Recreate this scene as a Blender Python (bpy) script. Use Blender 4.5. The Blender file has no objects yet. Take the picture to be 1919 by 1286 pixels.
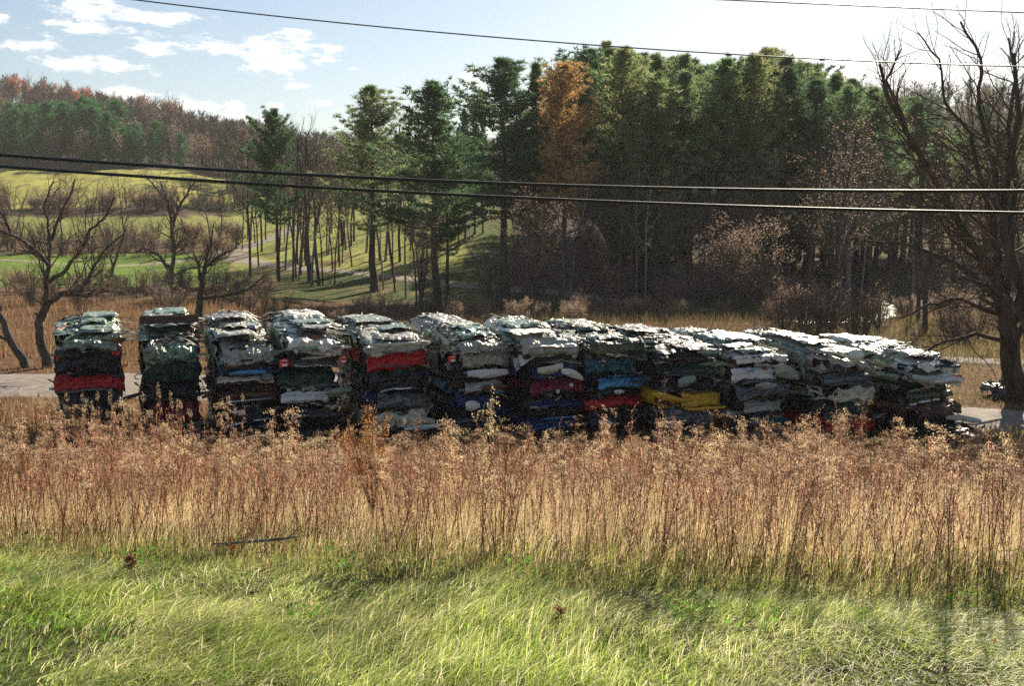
import bpy, math, random
import numpy as np
from mathutils import Vector, Matrix
R = math.radians
scene = bpy.context.scene
COL = scene.collection

# ------------------------------------------------------------------ camera
F = 2026.0; CAMZ = 5.8; PITCH = math.atan((643-410)/F)
cam_d = bpy.data.cameras.new('camera'); cam = bpy.data.objects.new('camera', cam_d); COL.objects.link(cam)
cam.location = (0, 0, CAMZ); cam.rotation_euler = (math.pi/2-PITCH, 0, 0)
cam_d.lens = F/1919*36; cam_d.clip_end = 5000; cam_d.clip_start = 0.05
scene.camera = cam
scene.view_settings.view_transform = 'Standard'; scene.view_settings.look = 'None'
scene.view_settings.exposure = 0.98; scene.view_settings.gamma = 1
scene.cycles.use_denoising = False
scene.cycles.max_bounces = 6; scene.cycles.transmission_bounces = 4; scene.cycles.diffuse_bounces = 3
scene.cycles.sample_clamp_indirect = 3; scene.cycles.sample_clamp_direct = 8

# ------------------------------------------------------------------ light
SUN_AZ, SUN_EL = R(22), R(29)          # azimuth clockwise from +Y
sd = bpy.data.lights.new('sun', 'SUN'); sd.energy = 5.0; sd.angle = R(0.5); sd.color = (1, .88, .70)
sun = bpy.data.objects.new('sun', sd); COL.objects.link(sun)
sdir = Vector((math.sin(SUN_AZ)*math.cos(SUN_EL), math.cos(SUN_AZ)*math.cos(SUN_EL), math.sin(SUN_EL)))
sun.rotation_euler = sdir.to_track_quat('Z', 'Y').to_euler(); sun.location = (20, 40, 60)
W = bpy.data.worlds.new('World'); scene.world = W; W.use_nodes = True
def build_world():
    nt = W.node_tree; N = nt.nodes; L = nt.links; N.clear()
    out = N.new('ShaderNodeOutputWorld'); bg = N.new('ShaderNodeBackground'); bg.inputs[1].default_value = 0.055
    sky = N.new('ShaderNodeTexSky'); sky.sky_type = 'NISHITA'; sky.sun_disc = False
    sky.sun_elevation = SUN_EL; sky.sun_rotation = SUN_AZ; sky.air_density = 1.0; sky.dust_density = .5; sky.ozone_density = 1.5
    tc = N.new('ShaderNodeTexCoord'); sep = N.new('ShaderNodeSeparateXYZ'); L.new(tc.outputs['Generated'], sep.inputs[0])
    def m(op, a, b=None, c=None, clamp=False):
        n = N.new('ShaderNodeMath'); n.operation = op; n.use_clamp = clamp
        for i, v in enumerate((a, b, c)):
            if v is None: continue
            if isinstance(v, (int, float)): n.inputs[i].default_value = v
            else: L.new(v, n.inputs[i])
        return n.outputs[0]
    az = m('ARCTAN2', sep.outputs[0], sep.outputs[1]); el = m('ARCSINE', sep.outputs[2])
    comb = N.new('ShaderNodeCombineXYZ'); L.new(az, comb.inputs[0]); L.new(el, comb.inputs[1])
    nz = N.new('ShaderNodeTexNoise'); nz.inputs['Scale'].default_value = 13; nz.inputs['Detail'].default_value = 10; nz.inputs['Roughness'].default_value = .68
    st = N.new('ShaderNodeVectorMath'); st.operation = 'MULTIPLY'; st.inputs[1].default_value = (2.6, 7.0, 1); L.new(comb.outputs[0], st.inputs[0]); L.new(st.outputs[0], nz.inputs['Vector'])
    blobs = [(10,48,32,14),(215,34,105,20),(330,48,70,14),(190,62,85,15),(300,96,52,22),(75,98,75,12),(175,128,100,17),(440,98,80,18),
             (520,104,110,24),(520,130,75,20),(620,98,30,9),(565,68,32,9),(562,168,25,7),(525,202,24,9),(612,199,16,5),(665,135,12,5),
             (260,182,70,14),(370,203,120,16),(450,222,70,16),(890,158,34,17),(868,198,36,11),(1640,140,150,27),(1790,84,40,12),(1905,66,26,9),
             (1800,150,120,22),(-160,90,120,26),(2150,110,130,26),(-150,-120,160,30),(700,-260,240,40),(1500,-300,300,50),(2300,-150,200,40)]
    acc = None
    for px, py, rx, ry in blobs:
        a = math.atan((px-959.5)/F); e = math.atan((410-py)/F*math.cos(a))
        s = N.new('ShaderNodeVectorMath'); s.operation = 'SUBTRACT'; s.inputs[1].default_value = (a, e, 0); L.new(comb.outputs[0], s.inputs[0])
        d = N.new('ShaderNodeVectorMath'); d.operation = 'MULTIPLY'; d.inputs[1].default_value = (F/rx, F/ry, 0); L.new(s.outputs[0], d.inputs[0])
        l = N.new('ShaderNodeVectorMath'); l.operation = 'LENGTH'; L.new(d.outputs[0], l.inputs[0])
        v = m('SUBTRACT', 1.05, l.outputs['Value'])
        acc = v if acc is None else m('SMOOTH_MAX', acc, v, .15)
    acc = m('MAXIMUM', acc, -2.2)
    nn = m('MULTIPLY', m('SUBTRACT', nz.outputs[0], .5), 5.0)
    mask = m('MULTIPLY', m('ADD', acc, nn), .8, clamp=True)
    ss = N.new('ShaderNodeMapRange'); ss.interpolation_type = 'SMOOTHSTEP'; L.new(mask, ss.inputs[0])
    mx = N.new('ShaderNodeMix'); mx.data_type = 'RGBA'; L.new(ss.outputs[0], mx.inputs[0])
    L.new(sky.outputs[0], mx.inputs[6]); mx.inputs[7].default_value = (14.5, 14.0, 13.2, 1)
    L.new(mx.outputs[2], bg.inputs[0]); L.new(bg.outputs[0], out.inputs[0])
build_world()

# ------------------------------------------------------------------ helpers
def at(px, py, Y):
    u = (px-959.5)/F; v = (643-py)/F; cp, sp = math.cos(PITCH), math.sin(PITCH)
    dx, dy, dz = u, cp+v*sp, -sp+v*cp; t = Y/dy
    return Vector((dx*t, Y, CAMZ+dz*t))
def h01(ix, iy, iz, s):
    n = (ix.astype(np.int64)*374761393 + iy.astype(np.int64)*668265263 + iz.astype(np.int64)*2147483647 + s*1274126177) & 0xffffffff
    n = ((n ^ (n >> 13))*1274126177) & 0xffffffff; n = ((n ^ (n >> 16))*2246822519) & 0xffffffff
    return ((n ^ (n >> 15)) & 0xffffff)/float(0xffffff)
def vn(P, s=0):
    P = np.asarray(P, float); f = np.floor(P); t = P-f; t = t*t*(3-2*t); f = f.astype(np.int64)
    r = 0
    for dx in (0, 1):
        wx = t[:, 0] if dx else 1-t[:, 0]
        for dy in (0, 1):
            wy = t[:, 1] if dy else 1-t[:, 1]
            for dz in (0, 1):
                wz = t[:, 2] if dz else 1-t[:, 2]
                r = r + wx*wy*wz*h01(f[:, 0]+dx, f[:, 1]+dy, f[:, 2]+dz, s)
    return r*2-1
def fbm(P, s=0, o=3):
    r = 0; a = 1; tot = 0
    for i in range(o):
        r = r + a*vn(np.asarray(P)*(2**i), s+i*17); tot += a; a *= .5
    return r/tot
def n2(x, y, sc, s=0, o=3):
    x, y = np.broadcast_arrays(np.atleast_1d(np.asarray(x, float)), np.atleast_1d(np.asarray(y, float)))
    return fbm(np.stack([x*sc, y*sc, np.zeros_like(x)+.37], 1), s, o)

class MB:
    """collects faces for ONE mesh object"""
    def __init__(s): s.v = []; s.f3 = []; s.f4 = []; s.m3 = []; s.m4 = []; s.c = []; s.n = 0
    def add(s, v, f3=None, f4=None, m=0, c=None):
        v = np.asarray(v, float).reshape(-1, 3)
        if f3 is not None and len(f3): f3 = np.asarray(f3, int); s.f3.append(f3+s.n); s.m3.append(np.zeros(len(f3), int)+m)
        if f4 is not None and len(f4): f4 = np.asarray(f4, int); s.f4.append(f4+s.n); s.m4.append(np.zeros(len(f4), int)+m)
        s.v.append(v); s.n += len(v)
        if c is not None: s.c.append(np.broadcast_to(np.asarray(c, float), (len(v), 3)))
    def tube(s, pts, rad, ns=5, m=0, c=None, cap=True):
        pts = np.asarray(pts, float); k = len(pts); rad = np.broadcast_to(np.asarray(rad, float), (k,))
        tg = np.gradient(pts, axis=0); tg /= np.linalg.norm(tg, axis=1)[:, None]+1e-9
        up = np.array([0, 0, 1.]) if abs(tg[0][2]) < .9 else np.array([1., 0, 0])
        a = np.cross(tg, up); a /= np.linalg.norm(a, axis=1)[:, None]+1e-9; b = np.cross(tg, a)
        th = np.arange(ns)*2*math.pi/ns
        V = pts[:, None, :] + rad[:, None, None]*(np.cos(th)[None, :, None]*a[:, None, :]+np.sin(th)[None, :, None]*b[:, None, :])
        i = np.arange(k-1)[:, None]*ns; j = np.arange(ns)[None, :]; j2 = (j+1) % ns
        q = np.stack([i+j, i+j2, i+ns+j2, i+ns+j], -1).reshape(-1, 4)
        s.add(V.reshape(-1, 3), None, q, m, c)
    def box(s, c0, sz, m=0, c=None, M=None):
        v = np.array([[x, y, z] for x in (-.5, .5) for y in (-.5, .5) for z in (-.5, .5)])*np.array(sz)
        if M is not None: v = v@np.array(M).T
        s.add(v+np.array(c0), None, [[0, 1, 3, 2], [4, 6, 7, 5], [0, 4, 5, 1], [2, 3, 7, 6], [0, 2, 6, 4], [1, 5, 7, 3]], m, c)
    def grid(s, V, m=0, c=None):
        nu, nv = V.shape[:2]; i = np.arange(nu-1)[:, None]*nv; j = np.arange(nv-1)[None, :]
        q = np.stack([i+j, i+j+1, i+nv+j+1, i+nv+j], -1).reshape(-1, 4); s.add(V.reshape(-1, 3), None, q, m, c)
    def mesh(s, name, mats, smooth=False):
        me = bpy.data.meshes.new(name); v = np.concatenate(s.v) if s.v else np.zeros((0, 3))
        f3 = np.concatenate(s.f3) if s.f3 else np.zeros((0, 3), int); f4 = np.concatenate(s.f4) if s.f4 else np.zeros((0, 4), int)
        me.vertices.add(len(v)); me.vertices.foreach_set('co', v.ravel())
        li = np.concatenate([f3.ravel(), f4.ravel()]); me.loops.add(len(li)); me.loops.foreach_set('vertex_index', li)
        tot = np.concatenate([np.full(len(f3), 3), np.full(len(f4), 4)]); st = np.concatenate([[0], np.cumsum(tot)[:-1]]) if len(tot) else []
        me.polygons.add(len(tot)); me.polygons.foreach_set('loop_start', st); me.polygons.foreach_set('loop_total', tot)
        mi = np.concatenate((s.m3 or [np.zeros(0, int)])+(s.m4 or [np.zeros(0, int)])); me.polygons.foreach_set('material_index', mi)
        me.polygons.foreach_set('use_smooth', np.full(len(tot), smooth))
        for mt in (mats if isinstance(mats, (list, tuple)) else [mats]): me.materials.append(mt)
        if s.c:
            ca = me.color_attributes.new('Col', 'FLOAT_COLOR', 'POINT'); cc = np.concatenate(s.c)
            ca.data.foreach_set('color', np.concatenate([cc, np.ones((len(cc), 1))], 1).ravel())
        me.update(calc_edges=True); return me
    def build(s, name, mats, parent=None, smooth=False, loc=None):
        o = bpy.data.objects.new(name, s.mesh(name, mats, smooth)); COL.objects.link(o)
        if parent: o.parent = parent
        if loc is not None: o.location = loc
        return o
def tag(o, label=None, cat=None, group=None, kind=None):
    for k, v in (('label', label), ('category', cat), ('group', group), ('kind', kind)):
        if v: o[k] = v
    return o
def empty(name, loc=(0, 0, 0), rz=0):
    o = bpy.data.objects.new(name, None); COL.objects.link(o); o.location = loc; o.rotation_euler = (0, 0, rz); o.empty_display_size = .2
    return o
def copy_tree(o, parent=None):
    c = o.copy(); COL.objects.link(c)
    if parent: c.parent = parent
    for ch in list(o.children): copy_tree(ch, c)
    return c

# ------------------------------------------------------------------ materials
def nodes(name):
    m = bpy.data.materials.new(name); m.use_nodes = True; nt = m.node_tree
    return m, nt, nt.nodes['Principled BSDF'], nt.nodes['Material Output']
def noise_ramp(nt, sc, cols, detail=5, rough=.6, coord='Object', stretch=None, lo=.3, hi=.7):
    N, L = nt.nodes, nt.links
    tc = N.new('ShaderNodeTexCoord'); nz = N.new('ShaderNodeTexNoise'); nz.inputs['Scale'].default_value = sc; nz.inputs['Detail'].default_value = detail; nz.inputs['Roughness'].default_value = rough
    src = tc.outputs[coord]
    if stretch:
        mp = N.new('ShaderNodeMapping'); mp.inputs['Scale'].default_value = stretch; L.new(src, mp.inputs[0]); src = mp.outputs[0]
    L.new(src, nz.inputs['Vector'])
    r = N.new('ShaderNodeValToRGB'); L.new(nz.outputs[0], r.inputs[0]); e = r.color_ramp.elements
    while len(e) < len(cols): e.new(.5)
    for i, c in enumerate(cols): e[i].position = lo+(hi-lo)*i/(len(cols)-1); e[i].color = (*c, 1)
    return r.outputs[0], nz.outputs[0]
def bump(nt, h, bs, st=.3, dist=.02):
    b = nt.nodes.new('ShaderNodeBump'); b.inputs['Strength'].default_value = st; b.inputs['Distance'].default_value = dist
    nt.links.new(h, b.inputs['Height']); nt.links.new(b.outputs[0], bs.inputs['Normal'])
def bark(name, cols, sc=6):
    m, nt, bs, _ = nodes(name); c, h = noise_ramp(nt, sc, cols, stretch=(1, 1, .25)); nt.links.new(c, bs.inputs['Base Color'])
    bs.inputs['Roughness'].default_value = .9; bs.inputs['Specular IOR Level'].default_value = .2; bump(nt, h, bs, .6, .03); return m
def leafmat(name, col, trans=.4, hue=.04, val=.5, attr=False, tint=None, rough=.6, spec=.3):
    """foliage: diffuse + translucent, varied by tree and by position"""
    m, nt, bs, out = nodes(name); N, L = nt.nodes, nt.links
    if attr:
        a = N.new('ShaderNodeVertexColor'); a.layer_name = 'Col'; src = a.outputs[0]
    else:
        a = N.new('ShaderNodeRGB'); a.outputs[0].default_value = (*col, 1); src = a.outputs[0]
    oi = N.new('ShaderNodeObjectInfo'); hs = N.new('ShaderNodeHueSaturation'); L.new(src, hs.inputs['Color'])
    tc = N.new('ShaderNodeTexCoord'); nz = N.new('ShaderNodeTexNoise'); nz.inputs['Scale'].default_value = .9; nz.inputs['Detail'].default_value = 4; L.new(tc.outputs['Object'], nz.inputs['Vector'])
    mr = N.new('ShaderNodeMapRange'); mr.inputs[3].default_value = .5-hue; mr.inputs[4].default_value = .5+hue; L.new(oi.outputs['Random'], mr.inputs[0]); L.new(mr.outputs[0], hs.inputs['Hue'])
    mr2 = N.new('ShaderNodeMapRange'); mr2.inputs[1].default_value = .3; mr2.inputs[2].default_value = .7; mr2.inputs[3].default_value = 1-val; mr2.inputs[4].default_value = 1+val; L.new(nz.outputs[0], mr2.inputs[0]); L.new(mr2.outputs[0], hs.inputs['Value'])
    L.new(hs.outputs[0], bs.inputs['Base Color']); bs.inputs['Roughness'].default_value = rough; bs.inputs['Specular IOR Level'].default_value = spec
    tr = N.new('ShaderNodeBsdfTranslucent'); L.new(hs.outputs[0], tr.inputs[0]); mx = N.new('ShaderNodeMixShader'); mx.inputs[0].default_value = trans
    L.new(bs.outputs[0], mx.inputs[1]); L.new(tr.outputs[0], mx.inputs[2]); L.new(mx.outputs[0], out.inputs[0]); return m
def metal(name, col, met=.5, rough=.35, dirt=.5, dirtcol=(.06, .05, .04), coat=.0):
    m, nt, bs, _ = nodes(name); N, L = nt.nodes, nt.links
    c, h = noise_ramp(nt, 5, [(0, 0, 0), (0, 0, 0), (1, 1, 1)], detail=8, rough=.7, lo=.35, hi=.75)
    mx = N.new('ShaderNodeMix'); mx.data_type = 'RGBA'; mx.inputs[6].default_value = (*col, 1); mx.inputs[7].default_value = (*dirtcol, 1)
    ml = N.new('ShaderNodeMath'); ml.operation = 'MULTIPLY'; ml.inputs[1].default_value = dirt; L.new(c, ml.inputs[0]); L.new(ml.outputs[0], mx.inputs[0])
    L.new(mx.outputs[2], bs.inputs['Base Color']); bs.inputs['Metallic'].default_value = met; bs.inputs['Coat Weight'].default_value = coat
    mr = N.new('ShaderNodeMapRange'); mr.inputs[3].default_value = rough; mr.inputs[4].default_value = min(1, rough+.45); L.new(c, mr.inputs[0]); L.new(mr.outputs[0], bs.inputs['Roughness'])
    nz = N.new('ShaderNodeTexNoise'); nz.inputs['Scale'].default_value = 16; nz.inputs['Detail'].default_value = 4
    tc = N.new('ShaderNodeTexCoord'); L.new(tc.outputs['Object'], nz.inputs['Vector']); bump(nt, nz.outputs[0], bs, .35, .03); return m
def plain(name, cols, sc=8, rough=.8, met=0):
    m, nt, bs, _ = nodes(name); c, h = noise_ramp(nt, sc, cols); nt.links.new(c, bs.inputs['Base Color']); bs.inputs['Roughness'].default_value = rough; bs.inputs['Metallic'].default_value = met; bump(nt, h, bs, .3, .01); return m
M = {}
M['bark'] = bark('bark_grey', [(.03, .024, .018), (.08, .066, .052), (.15, .13, .105)])
M['bark_dark'] = bark('bark_dark', [(.03, .021, .015), (.07, .052, .04), (.12, .092, .07)])
M['bark_pale'] = bark('bark_pale', [(.10, .09, .08), (.22, .20, .175), (.33, .30, .27)])
M['twig'] = bark('twig', [(.06, .045, .038), (.12, .09, .075), (.18, .14, .115)])
M['twig_dark'] = bark('twig_dark', [(.06, .042, .03), (.11, .08, .058), (.16, .12, .09)])
M['twig_red'] = leafmat('twig_red', (.15, .105, .08), .15, .02, .35)
M['needle'] = leafmat('pine_needles', (.21, .30, .13), .58, .025, .45)
M['needle_dark'] = leafmat('dark_needles', (.10, .18, .08), .5, .02, .4)
M['needle_far'] = leafmat('far_needles', (.055, .20, .06), .35, .02, .4)
M['needle_olive'] = leafmat('olive_needles', (.28, .33, .14), .58, .03, .45)
M['gold'] = leafmat('orange_foliage', (.50, .30, .12), .45, .015, .4)
M['rust'] = leafmat('rust_foliage', (.48, .15, .045), .4, .02, .4)
M['copper'] = leafmat('copper_leaves', (.38, .265, .18), .45, .02, .4)
M['grass'] = leafmat('grass_blades', (1, 1, 1), .6, 0, .25, attr=True, rough=.45, spec=.35)
M['weed'] = leafmat('dry_weeds', (1, 1, 1), .4, .012, .25, attr=True, rough=.7)
M['green_leaf'] = leafmat('green_leaf', (.10, .22, .03), .5, .03, .3)

# ------------------------------------------------------------------ terrain
PR = {  # column (photo px) : (Y, py) of the ground
 -400: [(60,600),(85,535),(110,480),(130,450),(160,400),(220,335),(260,315),(300,280),(420,190),(520,180),(900,300)],
 0: [(60,597),(85,533),(110,482),(130,452),(160,405),(220,345),(260,322),(300,290),(420,205),(520,195),(900,310)],
 300: [(60,600),(85,545),(110,500),(130,470),(160,415),(220,348),(260,318),(300,298),(420,248),(520,240),(900,320)],
 450: [(60,602),(90,545),(110,512),(125,476),(150,442),(200,388),(250,345),(300,325),(420,290),(600,280),(900,320)],
 650: [(60,604),(90,560),(100,532),(110,506),(130,455),(160,405),(200,385),(250,372),(420,320),(600,300),(900,320)],
 850: [(60,605),(90,570),(105,528),(120,468),(145,378),(200,380),(250,372),(420,340),(600,320),(900,330)],
 1100: [(60,605),(85,575),(95,548),(120,480),(150,420),(250,380),(420,350),(600,330),(900,330)],
 1300: [(60,606),(80,578),(95,558),(120,510),(200,420),(300,350),(420,290),(600,260),(900,300)],
 1600: [(60,609),(80,588),(100,560),(150,480),(250,380),(350,270),(450,212),(600,210),(900,280)],
 1919: [(45,672),(60,625),(100,545),(150,460),(250,360),(350,255),(450,200),(600,200),(900,280)],
 2400: [(45,672),(60,625),(100,545),(150,460),(250,360),(350,255),(450,200),(600,200),(900,280)]}
YS = np.array([26, 42, 50, 60, 70, 80, 90, 100, 110, 120, 130, 145, 160, 180, 200, 225, 250, 300, 350, 420, 500, 600, 900.])
CP = np.array(sorted(PR)); TAB = np.zeros((len(CP), len(YS)))
for i, c in enumerate(CP):
    a = np.array([(26, 410+F*5.8/26), (42, 410+F*5.8/42)]+PR[c], float); z = -(a[:, 1]-410)/F*a[:, 0]; TAB[i] = np.interp(YS, a[:, 0], z)
def hz(X, Y):
    X = np.atleast_1d(np.asarray(X, float)); Y = np.atleast_1d(np.asarray(Y, float)); X, Y = np.broadcast_arrays(X, Y)
    Yc = np.clip(Y, 26, 900); col = np.clip(959.5+F*X/np.maximum(Y, 26), -400, 2400)
    k = np.clip(np.searchsorted(YS, Yc)-1, 0, len(YS)-2); ty = (Yc-YS[k])/(YS[k+1]-YS[k])
    j = np.clip(np.searchsorted(CP, col)-1, 0, len(CP)-2); tx = (col-CP[j])/(CP[j+1]-CP[j]); tx = tx*tx*(3-2*tx)
    far = (TAB[j, k]*(1-ty)+TAB[j, k+1]*ty)*(1-tx)+(TAB[j+1, k]*(1-ty)+TAB[j+1, k+1]*ty)*tx
    near = np.interp(Y, [-60, -4, 4, 7, 9.5, 12, 16, 22, 26], [-2.2, -2.2, -2.85, -3.05, -3.12, -3.5, -4.35, -5.5, -5.8])
    near = near-np.clip(X, -8, 8)*.012*np.clip((12-Y)/6, 0, 1)
    z = np.where(Y < 26, near, far)
    wl = 9.3-.2*X
    z = z+n2(X, Y, .9, 5, 2)*.07*np.clip(1-(Y-14)/10, 0, 1)*np.clip((Y+1)/5, 0, 1)+n2(X, Y, .08, 9, 3)*np.clip((Y-60)/100, 0, 1.6)
    return z+CAMZ
def hz1(x, y): return float(hz(x, y)[0])
def pxof(X, Y): return 959.5+F*X/Y
def xof(px, Y): return (px-959.5)/F*Y*1.0
def findY(px, py, lo=40, hi=400):
    Y = np.arange(lo, hi, .5); z = hz(xof(px, Y), Y); p = 410-(z-CAMZ)/Y*F
    w = np.where(p <= py)[0]; return float(Y[w[0]]) if len(w) else float(hi)
def ground_color(X, Y):
    px = pxof(X, np.maximum(Y, 1)); n = n2(X, Y, .05, 3, 4); nf = n2(X, Y, .5, 4, 3)
    z = hz(X, Y); py = 410-(z-CAMZ)/np.maximum(Y, 1)*F+n*14
    C = np.zeros((len(X), 3)); brown = np.array([.20, .125, .06]); rustb = np.array([.25, .13, .055]); green = np.array([.12, .155, .035]); olive = np.array([.40, .39, .09])
    dark = np.array([.085, .06, .038]); straw = np.array([.30, .24, .11]); lush = np.array([.16, .25, .04])
    C[:] = brown
    def put(mask, c): C[mask] = c
    put(Y < 25, [.13, .10, .05]); put((Y >= 25) & (Y < 60), [.19, .115, .06])
    put((Y < 9.3-.2*X+nf*.3), [.08, .10, .03])
    L = (px < 480+n*60)
    put((Y >= 60) & L, [.17, .10, .05])
    put((Y > 80) & L & (py < 537) & (py > 478), lush); put((Y > 80) & L & (py <= 478) & (py > 448), [.15, .10, .05])
    put((Y > 80) & L & (py <= 448) & (py > 405), [.24, .26, .07]); put((Y > 80) & L & (py <= 405) & (py > 386), [.10, .065, .04])
    put((Y > 80) & L & (py <= 388), olive); put((Y > 80) & L & (py <= 388) & (nf > .22), [.21, .19, .06]); put((Y > 258+n*14), [.07, .055, .035])
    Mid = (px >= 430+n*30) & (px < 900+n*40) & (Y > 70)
    put(Mid & (py > 560), [.15, .095, .045]); put(Mid & (py <= 566), [.085, .11, .03]); put(Mid & (py < 508) & (Y < 230), [.34, .36, .09]); put(Mid & (py < 560) & (nf > .2), [.17, .125, .05])  # first brown strip is darkened: the pines' shade is painted in
    Rr = (px >= 870+n*40) & (Y > 62); put(Rr, [.075, .095, .03]); put(Rr & (Y > 92), [.09, .06, .035]); put(Rr & (Y > 92) & (px < 960) & (Y < 160), [.13, .16, .045])
    put((Y > 42) & (px > 1480+n*60), [.11, .08, .04])
    bl = np.clip(nf*.5+.5, 0, 1)[:, None]; return C*(.75+.5*bl)
def terrain():
    t = np.linspace(-1, 1, 341); s = np.sign(t)*np.abs(t)**1.7*1.35
    ys = np.concatenate([np.arange(-60, 4, 4), np.arange(4, 30, .35), np.arange(30, 60, 1), np.arange(60, 180, 1.6), np.arange(180, 520, 5), np.linspace(520, 900, 20), [1500, 2600, 4000]])
    Yg, S = np.meshgrid(ys, s, indexing='ij'); Xg = S*np.sqrt(45**2+(Yg*1.05)**2)
    x, y = Xg.ravel(), Yg.ravel(); z = hz(x, y); z = np.where(y > 900, z-(y-900)*.06, z)
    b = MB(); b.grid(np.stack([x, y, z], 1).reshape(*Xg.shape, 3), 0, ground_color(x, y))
    m, nt, bs, out = nodes('ground_cover'); N, L = nt.nodes, nt.links
    a = N.new('ShaderNodeVertexColor'); a.layer_name = 'Col'
    c, h = noise_ramp(nt, 1.6, [(.45, .42, .4), (1, 1, 1), (1.5, 1.45, 1.3)], detail=10, rough=.75)
    mx = N.new('ShaderNodeMix'); mx.data_type = 'RGBA'; mx.blend_type = 'MULTIPLY'; mx.inputs[0].default_value = 1; L.new(a.outputs[0], mx.inputs[6]); L.new(c, mx.inputs[7]); L.new(mx.outputs[2], bs.inputs['Base Color'])
    bs.inputs['Roughness'].default_value = 1; bs.inputs['Specular IOR Level'].default_value = .1; bump(nt, h, bs, 1, .25)
    tag(b.build('ground', m, smooth=True), kind='structure')
terrain()
M['gravel'] = plain('gravel', [(.13, .105, .085), (.22, .185, .15), (.32, .28, .23)], 3, .95)
M['dirt_road'] = plain('dirt_road', [(.17, .13, .09), (.27, .215, .155), (.35, .29, .22)], 1.2, .95)
def ribbon(name, pts, width, mat, off=.05, rough=.15):
    P = np.array(pts, float); d = np.concatenate([[0], np.cumsum(np.linalg.norm(np.diff(P, axis=0), axis=1))]); n = int(d[-1]/1.2)+2
    tt = np.linspace(0, d[-1], n); X = np.interp(tt, d, P[:, 0]); Y = np.interp(tt, d, P[:, 1])
    for _ in range(6):
        X[1:-1] = (X[:-2]+X[1:-1]*2+X[2:])/4; Y[1:-1] = (Y[:-2]+Y[1:-1]*2+Y[2:])/4
    tx, ty = np.gradient(X), np.gradient(Y); l = np.hypot(tx, ty); nx, ny = -ty/l, tx/l
    w = np.interp(tt, d, np.broadcast_to(width, (len(P),))); rows = []
    for k in np.linspace(-1, 1, 7):
        e = n2(tt, tt*0+k*3, .7, 8)*rough*w if abs(k) > .9 else 0
        xx = X+nx*k*(w/2+e*np.sign(k)); yy = Y+ny*k*(w/2+e*np.sign(k)); rows.append(np.stack([xx, yy, hz(xx, yy)+off-(.07 if abs(k) > .9 else 0)], 1))
    b = MB(); b.grid(np.stack(rows, 1)); return tag(b.build(name, mat, smooth=True), kind='structure')
ribbon('gravel_road', [(-60, 40.5), (-30, 38.5), (-15, 37.5), (0, 36.5), (9, 33), (13, 31), (18, 29.3), (26, 28), (45, 26)], [6, 6, 6, 5.5, 5, 4.5, 4, 4, 4], M['gravel'])
def pp(l): return [(xof(a, b), b) for a, b in l]
ribbon('dirt_road', pp([(1370, 77), (1290, 80), (1190, 86), (1050, 95), (900, 101), (800, 104.5), (660, 109), (560, 113), (490, 117.5), (440, 122), (425, 127), (440, 133), (500, 142), (570, 152)]), [2.4]*8+[3, 3.6, 4, 4, 3.6, 3.4], M['dirt_road'], .07)
ribbon('footpath', pp([(-200, 106), (60, 106), (180, 108), (300, 114), (425, 124)]), [1.3]*5, M['dirt_road'], .06)
ribbon('gravel_track', [(16, 46), (19.5, 44), (24, 43), (40, 42)], [2, 2.4, 2.4, 2.4], M['gravel'])
# a shallow stream glinting in the wood
mw, nt, bs, _ = nodes('water'); bs.inputs['Base Color'].default_value = (.05, .06, .05, 1); bs.inputs['Roughness'].default_value = .3; c, h = noise_ramp(nt, 3, [(0, 0, 0), (1, 1, 1)], 3); bump(nt, h, bs, .5, .06)
ribbon('stream', pp([(1480, 62), (1540, 63), (1600, 66), (1650, 71), (1665, 80), (1650, 95)]), [2.5, 2.5, 2.5, 2, 1.6, 1.4], mw, .08, .3)

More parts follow.
